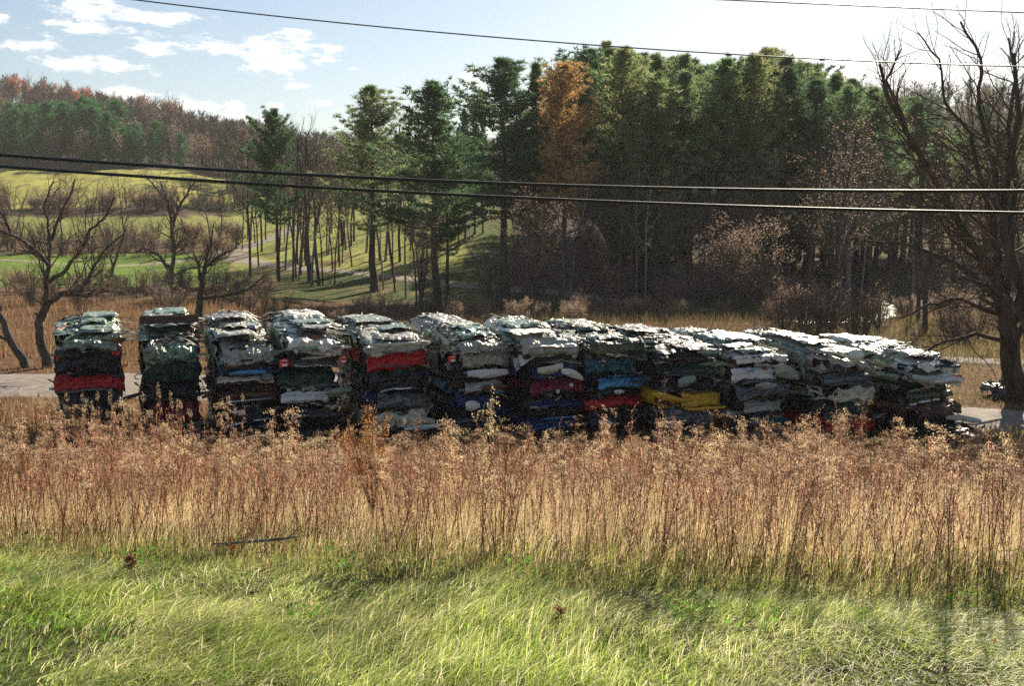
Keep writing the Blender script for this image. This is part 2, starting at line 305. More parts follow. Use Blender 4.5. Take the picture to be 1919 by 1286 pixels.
# ------------------------------------------------------------------ trees
rng = random.Random(7)
def perp(d, r):
    v = Vector((r.gauss(0, 1), r.gauss(0, 1), r.gauss(0, 1))); v = v-d*v.dot(d); return v.normalized() if v.length > 1e-4 else Vector((1, 0, 0))
class Tree:
    def __init__(s, seed): s.r = random.Random(seed); s.t = MB(); s.c = MB(); s.leaf = []
    def branch(s, p, d, L, rad, lv, P):
        r = s.r; n = P['seg'][min(lv, len(P['seg'])-1)]; pts = [p.copy()]; d = d.normalized(); w = P['wig'][min(lv, len(P['wig'])-1)]
        for i in range(n):
            d = (d+perp(d, r)*w*r.random()*1.2+Vector((0, 0, P['up'][min(lv, len(P['up'])-1)]))).normalized(); p = p+d*(L/n); pts.append(p.copy())
        end = P.get('tip', .35) if lv < P['max'] else .3
        rads = np.linspace(rad, rad*end, n+1)
        mb = s.t if lv <= P.get('tl', 1) else s.c; mb.tube([tuple(q) for q in pts], rads, 7 if lv == 0 else (5 if lv == 1 else 3))
        s.kids(pts, rads, L, lv, P)
        if lv >= P['max']: s.leaf += [tuple(q) for q in pts[1:]]
    def kids(s, pts, rads, L, lv, P, n=None):
        if lv >= P['max']: return
        r = s.r; n = n or P['num'][lv]; n = max(1, int(n*r.uniform(.8, 1.2))); t0 = P['start'][min(lv, len(P['start'])-1)]; k = len(pts)-1
        for i in range(n):
            t = t0+(1-t0)*((i+r.random())/n); t = min(t, .999); a = int(t*k); f = t*k-a; q = pts[a].lerp(pts[a+1], f); dd = (pts[a+1]-pts[a]).normalized()
            ang = R(r.uniform(*P['ang'][min(lv, len(P['ang'])-1)])); nd = dd*math.cos(ang)+perp(dd, r)*math.sin(ang)
            if P.get('flat') and lv == 0: nd.z = abs(nd.z)*.6
            ll = min(P.get('maxl', 99), L*r.uniform(*P['len'][min(lv, len(P['len'])-1)]))*(1-.45*(t-t0)/(1-t0+1e-6)); s.branch(q, nd, ll, float(np.interp(t*k, range(k+1), rads))*P.get('rr', .55), lv+1, P)
    def leaves(s, frac, size, m=1, bunch=2):
        rs = np.random.RandomState(s.r.randint(0, 99999)); L = np.array(s.leaf); 
        if not len(L): return
        L = L[rs.rand(len(L)) < frac]; L = np.repeat(L, bunch, 0); L = L+rs.normal(0, size*.8, L.shape); tris(s.c, rs, L, size, m)
def tris(mb, rs, C, size, m=0, asp=.6, c=None, bias=None):
    n = len(C); a = rs.normal(0, 1, (n, 3)); 
    if bias is not None: a = a+bias
    a /= np.linalg.norm(a, axis=1)[:, None]; b = np.cross(a, rs.normal(0, 1, (n, 3))); b /= np.linalg.norm(b, axis=1)[:, None]+1e-9
    s = size*rs.uniform(.6, 1.3, (n, 1)); V = np.stack([C-b*s*asp*.5, C+a*s*.55+b*s*asp*.1, C+a*s, C+b*s*asp*.5], 1).reshape(-1, 3)
    f = np.arange(n)[:, None]*4+np.array([[0, 3, 2, 1]]); mb.add(V, None, f, m, None if c is None else np.repeat(c, 4, 0))
DEC = dict(seg=[9, 6, 5, 3, 2], wig=[.10, .22, .3, .35, .4], up=[.03, .06, .05, .03], num=[13, 8, 6, 4], start=[.35, .2, .15, .1], ang=[(30, 60), (30, 60), (30, 70), (30, 70)], len=[(.35, .6), (.4, .65), (.35, .6), (.35, .6)], max=4, rr=.5, tl=1)
def bare_tree(seed, h, rad, P=None, bm='bark', tm='twig', leaf=None, fr=.5, ls=.15, bunch=2, lean=(0, 0), **kw):
    p = dict(DEC); p.update(P or {}); p.update(kw); t = Tree(seed); t.branch(Vector((0, 0, -.3)), Vector((lean[0], lean[1], 1)), h, rad, 0, p)
    if leaf: t.leaves(fr, ls, 1, bunch)
    return t.t.mesh('trunk', [M[bm]], True), t.c.mesh('crown', [M[tm]]+([M[leaf]] if leaf else []))
def shrub(seed, h, nst, tm='twig', leaf=None, fr=.5, ls=.12, spread=.6, bunch=2, dens=1.):
    r = random.Random(seed); t = Tree(seed); p = dict(DEC); p.update(seg=[6, 4, 3, 2], num=[int(9*dens), int(6*dens), 4], start=[.2, .15, .1], max=3, tl=0, up=[.05, .05, .03], len=[(.3, .55), (.35, .6), (.35, .6)])
    for i in range(nst):
        a = r.random()*6.28; d = Vector((math.cos(a)*spread*r.random(), math.sin(a)*spread*r.random(), 1)); t.branch(Vector((math.cos(a)*.1*nst**.5*r.random(), math.sin(a)*.1*nst**.5*r.random(), -.1)), d, h*r.uniform(.7, 1.05), .018*h**.8, 0, p)
    if leaf: t.leaves(fr, ls, 1, bunch)
    return t.t.mesh('trunk', [M[tm]], True), t.c.mesh('crown', [M[tm]]+([M[leaf]] if leaf else []))
def pine(seed, h, cs, rad, shape=1., leaf='needle', bm='bark_dark', tuft=(.42, 9), gap=.12, tier=.55, upt=.28, dead=10, step=.34):
    """tapered trunk, whorls of up-turned boughs, every bough carrying needle tufts"""
    r = random.Random(seed); rs = np.random.RandomState(seed); T = MB(); C = MB()
    n = 14; wx = np.cumsum([r.gauss(0, .05) for _ in range(n)]); wy = np.cumsum([r.gauss(0, .05) for _ in range(n)]); zz = np.linspace(-.3, h, n)
    tp = np.stack([wx, wy, zz], 1); tr = h*.0115+.03; T.tube(tp, np.linspace(tr, .02, n)*(1+.25*np.exp(-np.arange(n)*1.2)), 7)
    def on(z): return np.array([np.interp(z, zz, wx), np.interp(z, zz, wy), z])
    cen = []; dr = []
    for i in range(dead):
        z = h*r.uniform(.12, cs+.05); a = r.random()*6.28; l = rad*r.uniform(.2, .6); p = on(z); q = p+np.array([math.cos(a)*l, math.sin(a)*l, l*r.uniform(-.2, .2)]); T.tube([p, (p+q)/2+[0, 0, .1], q], [.035, .02, .008], 3)
    z = h*cs; lop = r.random()*6.28
    while z < h-.15:
        t = (z-h*cs)/(h*(1-cs)); prof = (min(1, (t+.12)*3.2)*(1-t)**(.62*shape)*1.05+.02)*(1 if t < .86 else .25+.75*(1-t)/.14)
        for b in range(r.randint(4, 6)):
            if r.random() < gap*(1.3-t): continue
            a = r.random()*6.28; l = rad*prof*r.uniform(.45, 1.3)*(1+.22*math.cos(a-lop)); l = max(l, .2); sl = r.uniform(-.12, .12)+.75*t**1.6; p0 = on(z)
            k = max(3, int(l/step)); pts = []
            for j in range(k+1):
                s = j/k; pts.append(p0+np.array([math.cos(a+.25*s*math.sin(b*3))*l*s, math.sin(a+.25*s*math.sin(b*3))*l*s, l*(sl*s+upt*s*s*s)]))
            T.tube(pts, np.linspace(.012+.012*l, .006, k+1), 3)
            for j in range(max(1, int(k*.3)), k+1):
                s = j/k; wd = .5*l*(1-s)**.8*.55+.12
                for q in range(2 if l < 1.4 else 3):
                    off = r.uniform(-1, 1)*wd; c = pts[j]+np.array([-math.sin(a)*off, math.cos(a)*off, r.uniform(-.05, .16)+abs(off)*upt*.4])
                    cen.append(c); dr.append([math.cos(a)*.7-math.sin(a)*off, math.sin(a)*.7+math.cos(a)*off, .75])
        z += tier*r.uniform(.7, 1.25)*(1.1-.5*t)
    for q in range(7): cen.append(on(h)-np.array([0, 0, q*.18])); dr.append([0, 0, 2])
    for q in range(r.randint(3, 6)):            # rival leaders round the tip
        a = r.random()*6.28; z0 = h*r.uniform(.76, .9); rr_ = r.uniform(.2, 1.1); hh = r.uniform(1.0, 2.8); p0 = on(z0); pts = [p0+np.array([math.cos(a)*rr_*min(1, s*1.6), math.sin(a)*rr_*min(1, s*1.6), hh*s]) for s in (0, .3, .6, 1)]
        T.tube(pts, [.05, .04, .03, .01], 3)
        for j in range(6): s = .35+.7*j/5; cen.append(np.array([p0[k]+(pts[-1][k]-p0[k])*s for k in range(3)])+np.array([r.gauss(0, .16), r.gauss(0, .16), 0])); dr.append([0, 0, 1.5])
    cen = np.array(cen); dr = np.array(dr); nb = tuft[1]; cen = np.repeat(cen, nb, 0); dr = np.repeat(dr, nb, 0)
    cen = cen+rs.normal(0, tuft[0]*.22, cen.shape)*[1, 1, .6]; tris(C, rs, cen, tuft[0], 0, .22, None, dr*1.1)
    return T.mesh('trunk', [M[bm]], True), C.mesh('crown', [M[leaf]])
def plant_tree(name, meshes, loc, rz, sc, label, cat, group=None, sz=None):
    e = empty(name, loc, rz); e.scale = (sc, sc, sz or sc)
    for nm, me in zip(('trunk', 'crown'), meshes):
        o = bpy.data.objects.new(nm, me); COL.objects.link(o); o.parent = e
    return tag(e, label, cat, group)
def put_tree(name, meshes, px, py, top, mh, label, cat, group=None, Y=None, rz=None, wide=1.):
    """stand a tree whose foot shows at (px,py) and whose tip reaches height `top`"""
    Y = Y or findY(px, py); x = xof(px, Y); z = hz1(x, Y); need = at(px, top, Y).z-z; s = need/mh
    e = plant_tree(name, meshes, (x, Y, z), rng.random()*6.28 if rz is None else rz, s*wide, label, cat, group, s); return e

# meshes
WP = [pine(11, 22, .30, 4.2, 1.0, 'needle', tuft=(.45, 10), gap=.3, upt=.5), pine(12, 22, .34, 4.6, .9, 'needle_dark', tuft=(.5, 10), gap=.2), pine(13, 21, .28, 3.8, 1.1, 'needle_dark', tuft=(.5, 10), gap=.15),
      pine(14, 20, .25, 3.2, 1.2, 'needle', tuft=(.5, 9), gap=.2)]
FP = [pine(20+i, 20+i % 3, [.10, .16, .24, .08, .2][i], [3.2, 2.9, 3.6, 2.8, 3.2][i], [1.25, .8, 1.0, .9, 1.15][i], ['needle', 'needle_olive', 'needle', 'needle_olive', 'needle_dark'][i], tuft=(.48, 8), gap=.2, step=.40, upt=.42) for i in range(5)]
HP = [pine(30+i, 14, .12, 3.2, .6, 'needle_far', tuft=(1.0, 5), gap=.05, tier=.8, step=.8, dead=2) for i in range(3)]
LARCH = pine(41, 20, .36, 2.1, .45, 'gold', 'bark', tuft=(.42, 7), gap=.05, upt=.4, tier=.42, step=.3)
LARCH2 = pine(42, 15, .25, 2.2, .4, 'rust', 'bark', tuft=(.4, 5), gap=.25, upt=.4, tier=.5)
BT = [bare_tree(50+i, 14, .16, up=[.03, .09, .07, .05], len=[(.22, .4), (.35, .6), (.35, .6), (.35, .6)], num=[14, 6, 5, 3], start=[.4, .2, .15, .1], bm=['bark', 'bark', 'bark_pale', 'bark'][i], lean=(rng.gauss(0, .05), 0), max=4) for i in range(4)]
BTL = [bare_tree(60+i, 13, .14, len=[(.25, .42), (.35, .6), (.35, .6), (.35, .6)], num=[14, 6, 5, 3], leaf='copper', fr=.2, ls=.15, bm='bark') for i in range(2)]
HB = [bare_tree(70+i, 13, .2, up=[.02, .1, .08], len=[(.3, .5), (.4, .6), (.4, .6)], num=[12, 7, 5], start=[.35, .2, .1], max=3, bm=['bark_pale', 'bark', 'bark'][i], tm='twig', lean=(0, 0)) for i in range(3)]
HR = [bare_tree(80+i, 13, .2, up=[.02, .1, .08], len=[(.3, .48), (.4, .6), (.4, .6)], num=[12, 7, 5], start=[.4, .2, .1], max=3, leaf='rust', fr=.7, ls=.6, bunch=2, bm='bark_pale') for i in range(2)]
HC = [bare_tree(84, 12, .18, up=[.02, .1, .08], num=[12, 7, 5], start=[.3, .2, .1], max=3, leaf='copper', fr=.35, ls=.45, bunch=1, tm='twig')]
SHB = [shrub(90, 3.2, 9, 'twig_red', 'copper', .25, .10), shrub(91, 3.0, 8, 'twig', None, spread=.8), shrub(92, 2.4, 10, 'twig_red', 'copper', .6, .10, spread=.8), shrub(93, 3.5, 7, 'twig_dark', None, spread=.5)]
BIGSH = [shrub(95, 8.0, 8, 'twig', 'copper', .5, .13, .55, 2, 1.4), shrub(96, 7.0, 8, 'twig', 'copper', .2, .13, .8, 1, 1.4), shrub(97, 8, 10, 'twig', 'copper', .55, .15, .5, 2, 1.4)]

# ---- the white pines that stand clear of the wood
for (ms, mh, px, py, top, wd, lab) in [
    (WP[1], 22, 521, 527, 208, .95, 'narrow green pine, leftmost of the tall pines on the lawn'),
    (WP[0], 22, 700, 546, 165, 1.6, 'tall pine with open feathery crown, second of the lawn pines from the left'),
    (WP[2], 21, 816, 582, 155, 1.55, 'tall dark pine with bare lower trunk, straight behind the stacks left of the orange tree'),
    (WP[0], 22, 838, 572, 255, 1.0, 'short slim pine pressed close to the dark middle pine'),
    (WP[1], 22, 948, 560, 112, 1.6, 'broad dark pine with layered boughs just left of the orange tree'),
    (FP[0], 20, 1005, 552, 118, 1.0, 'paler pine crown between the broad dark pine and the orange tree')]:
    put_tree('pine_tree', ms, px, py, top, mh, lab, 'tree', 'tall pines in front of the wood', wide=wd)
for (px, py, top, wd) in [(872, 446, 205, .6), (890, 440, 190, .55), (860, 452, 240, .5), (905, 438, 215, .5), (770, 470, 300, .6)]:
    put_tree('pine_tree', WP[2], px, py, top, 21, 'slender dark pine on the crest of the lawn behind the broad dark pine', 'tree', 'slender pines on the lawn crest', wide=wd)
put_tree('larch_tree', LARCH, 1055, 566, 122, 20, 'tall orange autumn tree rising between green pines', 'tree', wide=1.25)
put_tree('larch_tree', LARCH2, 1018, 556, 300, 15, 'rusty brown half bare tree at the foot of the tall orange tree', 'tree', wide=1.1)
# ---- the pine wood
fr = random.Random(3)
edge = [(1080, 118), (1130, 100), (1180, 112), (1230, 122), (1280, 118), (1340, 124), (1400, 116), (1455, 116), (1500, 140), (1545, 150), (1590, 165), (1640, 190), (1700, 215), (1800, 250), (1950, 270), (2150, 260)]
ex, ey = zip(*edge)
for row, Y0 in enumerate((96, 103, 111, 120, 131, 143)):
    px = 1085 + fr.uniform(0, 30)
    while px < (2150 if row > 1 else 1640):
        Y = Y0+fr.uniform(-2.5, 2.5)+(14 if px > 1640 else 0); k = fr.randrange(5); top = np.interp(px, ex, ey)+fr.uniform(-18, 30)+(0 if row < 4 else 4)+(fr.random() < .15)*25
        wp = fr.random() < .5; kk = fr.randrange(3)
        put_tree('pine_tree', WP[kk] if wp else FP[k], px, 560, top-8, (22, 22, 21)[kk] if wp else 20+k % 3, 'green pine crowded among others in the big pine wood', 'tree', 'pines of the big wood', Y=Y, wide=fr.uniform(1.1, 1.45))
        px += fr.uniform(42, 74)*100/Y0
for i in range(24):
    px = fr.uniform(1080, 1700); put_tree('bare_tree', BTL[i % 2] if i % 3 else BT[i % 4], px, 570, fr.uniform(260, 400) if px < 1500 else fr.uniform(200, 340), 14, 'thin bare tree at the front edge of the pine wood', 'tree', 'bare trees along the pine wood edge', Y=fr.uniform(82, 93), wide=.9)
for i in range(26):
    px = fr.uniform(1500, 2050); put_tree('bare_tree', BTL[i % 2] if i % 2 else BT[i % 4], px, 570, fr.uniform(190, 380), 14, 'tangled bare tree in the wood behind the right end of the stacks', 'tree', 'bare trees in the right wood', Y=fr.uniform(58, 86), wide=1.2)
for px, py, top in ((1193, 563, 300), (1210, 584, 330), (1060, 582, 345), (1067, 580, 330)):
    put_tree('bare_tree', BT[2], px, py, top, 14, 'pale slim bare tree, ' + {1193: 'left one of two right of the vine covered snag', 1210: 'right one of two right of the vine covered snag', 1060: 'left one of two directly below the orange tree', 1067: 'right one of two directly below the orange tree'}[px], 'tree', wide=.8)
# ---- bare trees on the lawn
k = 0
for px, py, top in ((521, 527, 290), (549, 527, 270), (560, 525, 350), (586, 533, 240), (605, 535, 300), (572, 487, 310), (614, 479, 290), (634, 488, 300), (642, 494, 330), (578, 454, 330), (480, 457, 300), (535, 453, 320),
                    (719, 543, 320), (703, 503, 300), (713, 490, 320), (740, 548, 330), (780, 575, 340), (845, 468, 340), (660, 500, 310), (466, 450, 310), (455, 470, 330), (500, 450, 270), (760, 560, 300)):
    put_tree('bare_tree', (BT+BTL[:1])[k % 5], px, py, top, 14, 'slim bare tree leaning a little on the sunlit lawn among the tall pines', 'tree', 'slim bare trees on the lawn', wide=.75); k += 1
for i in range(40):
    px = fr.uniform(450, 790); put_tree('bare_tree', (BT+BTL)[i % 6], px, 560, fr.uniform(225, 345), 14, 'slim bare tree leaning a little on the sunlit lawn among the tall pines', 'tree', 'slim bare trees on the lawn', Y=fr.uniform(98, 150), wide=fr.uniform(.8, 1.2))
# ---- hillsides
hr = random.Random(5)
def hill(n, px0, px1, Y0, Y1, pick, label, group, name='bare_tree', sc=(.75, 1.15)):
    for i in range(n):
        Y = hr.uniform(Y0, Y1); px = hr.uniform(px0, px1); x = xof(px, Y); ms = pick[hr.randrange(len(pick))]; s = hr.uniform(*sc)
        plant_tree(name, ms, (x, Y, hz1(x, Y)-.2), hr.random()*6.28, s, label, 'tree', group)
hill(20, -60, 470, 400, 412, HB, 'bare grey tree on the crest of the left hill', 'bare trees on the left crest')
hill(56, -40, 420, 396, 424, HR, 'rust leaved oak among bare trees near the crest of the left hill', 'rust oaks on the left hill', 'oak_tree', (.6, .85))
hill(36, -60, 480, 285, 340, HB+HC, 'bare brown tree on the slope of the left hill', 'bare trees on the left slope')
hill(44, -60, 240, 270, 305, HP, 'dark green pine on the upper slope of the left hill', 'pines on the left slope', 'pine_tree', (.8, 1.1))
hill(14, 225, 350, 266, 285, HP, 'dark green pine in the clump low on the left slope', 'pines in the low clump', 'pine_tree', (.55, .75))
hill(40, -60, 470, 264, 284, HB+HC+HC, 'brown twiggy tree at the top edge of the yellow field', 'twiggy trees above the field', sc=(.5, .8))
hill(30, 430, 900, 250, 300, HB+HC, 'brown bare tree in the far wood behind the tall pines', 'bare trees in the far wood')
hill(34, 560, 1000, 300, 430, HP, 'distant green pine on the skyline behind the lawn pines', 'pines on the far skyline', 'pine_tree', (.7, 1.05))
hill(2, 385, 412, 380, 400, HP, 'lone pine poking above the left ridge', 'lone pines on the ridge', 'pine_tree', (.7, .8))
hill(26, 1560, 1960, 300, 400, HB+HC, 'bare tree on the far right hill', 'bare trees on the right hill')
hill(22, 1560, 2100, 230, 330, HP, 'dark pine low on the far right hill', 'pines on the right hill', 'pine_tree')
def light_tree(rs, h, twr):
    """upright twiggy tree cheap enough to be repeated in a far wood"""
    b = MB(); b.tube([(0, 0, 0), (rs.normal(0, .1), 0, h*.5), (rs.normal(0, .2), 0, h)], [.16, .11, .02], 3, 0)
    for i in range(34):
        z = h*rs.uniform(.3, .92); a = rs.rand()*6.28; l = h*.26*(1.25-z/h)*rs.uniform(.6, 1.3); p = np.array([0, 0, z]); q = p+np.array([math.cos(a)*l*.6, math.sin(a)*l*.6, l*.9]); b.tube([p, (p+q)/2+[0, 0, -.1*l], q], [.06, .045, .02], 3, 0)
        for k in range(4):
            s = p+(q-p)*rs.uniform(.4, 1); e = s+rs.normal(0, 1, 3)*l*.25+[0, 0, l*.25]; b.tube([s, e], [.03, .015], 3, 1)
    return b
def far_wood(name, n, px0, px1, Y0, Y1, label, seed, cols, pc):
    rs = np.random.RandomState(seed); var = [light_tree(rs, 13, 1) for _ in range(5)]; B = MB()
    for v in var: v.V = np.concatenate(v.v); v.Q = np.concatenate(v.f4); v.MM = np.concatenate(v.m4)
    for i in range(n):
        v = var[rs.randint(5)]; Y = rs.uniform(Y0, Y1); x = xof(rs.uniform(px0, px1), Y); a = rs.rand()*6.28; s = rs.uniform(.75, 1.15); c, d = math.cos(a), math.sin(a)
        V = v.V@np.array([[c, d, 0], [-d, c, 0], [0, 0, 1]])*s*[1.25, 1.25, 1]+[x, Y, hz1(x, Y)-.2]; col = cols[rs.choice(len(cols), p=pc)]*rs.uniform(.7, 1.3); B.add(V, None, v.Q, 0, col)
        if i % 3 == 0: cc = V[v.Q[v.MM == 1][:, 0]]; tris(B, rs, cc, .55, 0, .6, np.broadcast_to(col, (len(cc), 3))*1.2)
    tag(B.build(name, [M['weed']]), label, 'wood', kind='stuff')
GB = [np.array(c) for c in ([.15, .12, .10], [.20, .16, .13], [.24, .12, .07], [.12, .12, .06])]
far_wood('hillside_wood', 430, -80, 560, 276, 420, 'bare grey and brown wood covering the left hill', 11, GB, [.45, .3, .1, .15])
far_wood('valley_wood', 470, 430, 1050, 200, 450, 'brown far wood filling the gap behind the lawn pines', 12, GB, [.35, .25, .1, .3])
far_wood('right_hill_wood', 420, 1520, 2250, 200, 455, 'bare brown wood covering the far right hill', 13, GB, [.4, .25, .15, .2])
# hedgerows and bushes
def shrubs(n, px0, px1, py0, py1, pick, sc, label, group, name='shrub'):
    for i in range(n):
        px = hr.uniform(px0, px1); py = hr.uniform(py0, py1); Y = findY(px, py); x = xof(px, Y); plant_tree(name, pick[hr.randrange(len(pick))], (x, Y, hz1(x, Y)), hr.random()*6.28, hr.uniform(*sc), label, 'bush', group)
shrubs(46, -40, 470, 386, 402, SHB, (.8, 1.5), 'brown leafless bush in the hedgerow across the yellow field', 'bushes of the upper hedgerow')
shrubs(46, -40, 450, 446, 482, SHB, (.7, 1.2), 'brown leafless bush below the lower green field', 'bushes of the lower hedgerow')
shrubs(44, -60, 520, 538, 590, SHB, (.4, .8), 'reddish brown bush in the rough ground below the green lawn', 'bushes below the lawn')
shrubs(60, 480, 1560, 588, 612, SHB, (.3, .6), 'low brown bush behind the car stacks', 'low bushes behind the stacks')
shrubs(30, 1230, 1560, 560, 590, SHB, (.6, 1.1), 'twiggy bush under the edge of the pine wood', 'bushes under the wood edge')
shrubs(40, 1450, 2050, 585, 650, SHB, (.5, 1.0), 'tangled dark bush behind the right hand stacks', 'bushes behind the right stacks')
for ms, px, py, top, mh, wd, lab in [(BIGSH[0], 985, 588, 385, 8, 1.0, 'big pinkish copper leaved bush straight below the orange tree'), (BIGSH[2], 1385, 590, 408, 8, 1.25, 'broad copper flecked bush in front of the pine wood'),
                                 (BIGSH[0], 785, 588, 410, 8, .7, 'slim brown leaved bush beside the trunk of the dark middle pine'), (BIGSH[1], 925, 588, 440, 7, .9, 'bare branching bush left of the big copper bush'),
                                 (BIGSH[1], 1300, 590, 470, 7, .8, 'lower bare bush at the left side of the broad copper flecked bush'), (BIGSH[0], 1450, 592, 500, 8, .8, 'lower copper bush at the right side of the broad copper flecked bush')]:
    put_tree('bush', ms, px, py, top, mh, lab, 'bush', wide=wd)
# vine-covered snag
def vines():
    e = empty('vine_covered_tree'); r = random.Random(8); T = MB(); C = MB(); rs = np.random.RandomState(8)
    T.tube([(0, 0, -.2), (.1, 0, 2), (-.1, .1, 4.2), (-.3, 0, 6.4)], [.14, .12, .1, .05], 6); T.tube([(0, 0, 2), (1.2, 0, 3.2), (2.2, 0, 3.4)], [.07, .05, .02], 5)
    for i in range(260):
        if i % 3: a = r.random()*6.28; rr = r.random()**.5*1.0; x0, y0, z0 = -.3+rr*math.cos(a), rr*math.sin(a), 6.3-rr*rr*1.3; ln = r.uniform(1.5, 4)
        else: x0, y0, z0 = r.uniform(.5, 2.8), r.gauss(0, .4), 3.6-r.random()*.6; ln = r.uniform(1, 3)
        pts = [(x0, y0, z0-.3), (x0*1.05, y0, z0)]; x, y, z = x0, y0, z0
        for k in range(5): x += r.gauss(0, .12)+x0*.03; y += r.gauss(0, .12); z -= ln/5; pts.append((x, y, max(z, .1)))
        C.tube(pts, .014, 3, 0); C_ = np.array(pts); tris(C, rs, C_+rs.normal(0, .1, C_.shape), .16, 1)
    for nm, b, mt in (('trunk', T, [M['bark']]), ('vines', C, [M['twig_red'], M['twig_red']])): b.build(nm, mt, e, True)
    Y = findY(1112, 588); x = xof(1112, Y); e.location = (x, Y, hz1(x, Y)); s = (at(1112, 412, Y).z-hz1(x, Y))/6.4; e.scale = (s, s, s)
    tag(e, 'snag smothered in drooping reddish vines, straight behind the middle stacks', 'tree')
vines()

# ---- big bare trees drawn limb by limb
def limb_tree(name, Y, limbs, label, P, seed, bm='bark_dark', tm='twig_dark', depth=.25, leaf=None, fr=.1, ls=.1, n=(9, 6), cat='tree'):
    """limbs: [(start radius m, end radius m, [(px,py),...])] ; each limb gets its own depth drift so the tree is round"""
    base = at(*limbs[0][2][0], Y); base.z = hz1(base.x, Y); e = empty(name, base); t = Tree(seed); r = random.Random(seed); p = dict(DEC); p.update(P)
    for i, (r0, r1, px) in enumerate(limbs):
        sl = 0 if i == 0 else r.uniform(-1, 1)*depth; pts = []; l = 0
        for j, (a, b) in enumerate(px):
            if j: l += math.hypot(a-px[j-1][0], b-px[j-1][1])/F*Y
            pts.append(at(a, b, Y+sl*l)-base)
        q = [pts[0]]                                            # finer, wiggly
        for a, b in zip(pts, pts[1:]):
            for s in (.33, .66, 1): q.append(a.lerp(b, s)+(Vector((r.gauss(0, 1), r.gauss(0, 1), r.gauss(0, 1)))*.025*(b-a).length if s < 1 else Vector()))
        if i == 0: q[0].z = -.4
        rad = np.linspace(r0, r1, len(q)); 
        if i == 0: rad[0] *= 1.5; rad[1] *= 1.1
        t.t.tube([tuple(v) for v in q], rad, 8, m=0)
        if i or len(limbs) == 1: t.kids(q, rad, l, 1, p, n=int(n[0]+l*n[1]/3))
        else: t.kids(q[len(q)//2:], rad[len(q)//2:], l*.7, 1, p, n=3)
    if leaf: t.leaves(fr, ls, 1, 1)
    t.t.build('trunk', [M[bm]], e, True); t.c.build('crown', [M[tm]]+([M[leaf]] if leaf else []), e, True); return tag(e, label, cat)
PB = dict(seg=[9, 7, 6, 4, 3], wig=[.1, .22, .3, .35, .4], up=[.02, .05, .05, .04], num=[9, 7, 6, 5], start=[.2, .15, .12, .1], ang=[(25, 60)]*4, len=[(.4, .6), (.35, .6), (.4, .65), (.35, .6)], max=4, tl=1, rr=.45, maxl=2.8)
limb_tree('bare_tree', 34, [(.36, .26, [(1912, 752), (1895, 690), (1888, 610), (1882, 560)]),
    (.16, .035, [(1882, 560), (1850, 500), (1800, 420), (1755, 340), (1700, 250), (1668, 190), (1648, 120)]),
    (.15, .035, [(1888, 580), (1868, 500), (1862, 420), (1866, 330), (1850, 260), (1835, 200), (1838, 110), (1800, 40)]),
    (.085, .02, [(1862, 420), (1835, 330), (1820, 250), (1770, 190), (1760, 110), (1720, 60)]),
    (.12, .03, [(1885, 560), (1895, 470), (1905, 350), (1890, 230), (1905, 140), (1890, 70)]),
    (.10, .025, [(1868, 560), (1820, 510), (1760, 480), (1690, 455), (1620, 450)]),
    (.08, .02, [(1885, 640), (1830, 625), (1770, 640), (1710, 670), (1660, 660)]),
    (.08, .02, [(1876, 590), (1800, 560), (1740, 570), (1680, 600)]),
    (.10, .03, [(1900, 650), (1940, 560), (1990, 470), (2040, 360)]), (.12, .03, [(1895, 600), (1930, 480), (1950, 340), (1960, 200), (1990, 80)]),
    (.08, .02, [(1840, 485), (1780, 380), (1700, 350), (1640, 330)]), (.07, .02, [(1700, 250), (1660, 150), (1690, 90)])],
    'huge gnarled bare tree standing beside the right end of the row of stacks', PB, 101, depth=.5, n=(9, 6))
limb_tree('bare_tree', 31, [(.2, .14, [(1985, 800), (1950, 700), (1925, 610), (1915, 540)]), (.15, .05, [(1915, 540), (1880, 440), (1890, 330), (1910, 220), (1900, 100)]), (.12, .03, [(1925, 600), (1860, 540), (1800, 520)]), (.12, .03, [(1920, 560), (1980, 440), (2000, 300), (2040, 160)])],
    'leaning bare tree half out of frame at the right edge', PB, 102, depth=.4)
limb_tree('bare_tree', 42, [(.20, .15, [(92, 684), (76, 640), (72, 605), (88, 572)]),
    (.11, .03, [(88, 572), (86, 530), (92, 500), (78, 480), (50, 455), (20, 440), (-20, 425)]),
    (.08, .03, [(92, 500), (96, 460), (90, 430), (84, 380), (100, 340)]),
    (.11, .03, [(88, 572), (115, 550), (150, 545), (165, 525), (175, 500), (195, 470), (230, 440)]),
    (.09, .03, [(92, 528), (125, 505), (155, 465), (168, 430), (195, 410), (215, 370)]),
    (.07, .02, [(96, 450), (110, 410), (130, 370), (140, 335)]), (.07, .02, [(20, 440), (10, 410), (-15, 380)]), (.08, .02, [(115, 550), (160, 555), (200, 545), (235, 548)])],
    'crooked bare tree with forked spreading limbs behind the leftmost stack', PB, 103, bm='bark', tm='twig', depth=.6, n=(10, 9))
limb_tree('bare_tree', 42, [(.17, .12, [(52, 690), (20, 640), (-5, 585)]), (.11, .03, [(-5, 585), (-30, 540), (-50, 480)]), (.09, .02, [(20, 640), (-10, 628), (-50, 640)])],
    'leaning bare trunk cut by the left edge of the photo', PB, 104, bm='bark', tm='twig')
limb_tree('bare_tree', 92, [(.38, .3, [(322, 545), (320, 520), (318, 500)]), (.2, .06, [(318, 520), (326, 470), (322, 430), (315, 380), (300, 340)]), (.16, .04, [(322, 430), (340, 380), (365, 340)]), (.16, .04, [(318, 510), (300, 480), (270, 465), (250, 475)]), (.12, .03, [(322, 520), (350, 505), (385, 500)]), (.1, .03, [(315, 380), (290, 350), (270, 325)])],
    'tall bare tree on the green lawn behind the second stack', PB, 105, bm='bark', tm='twig', depth=.6)
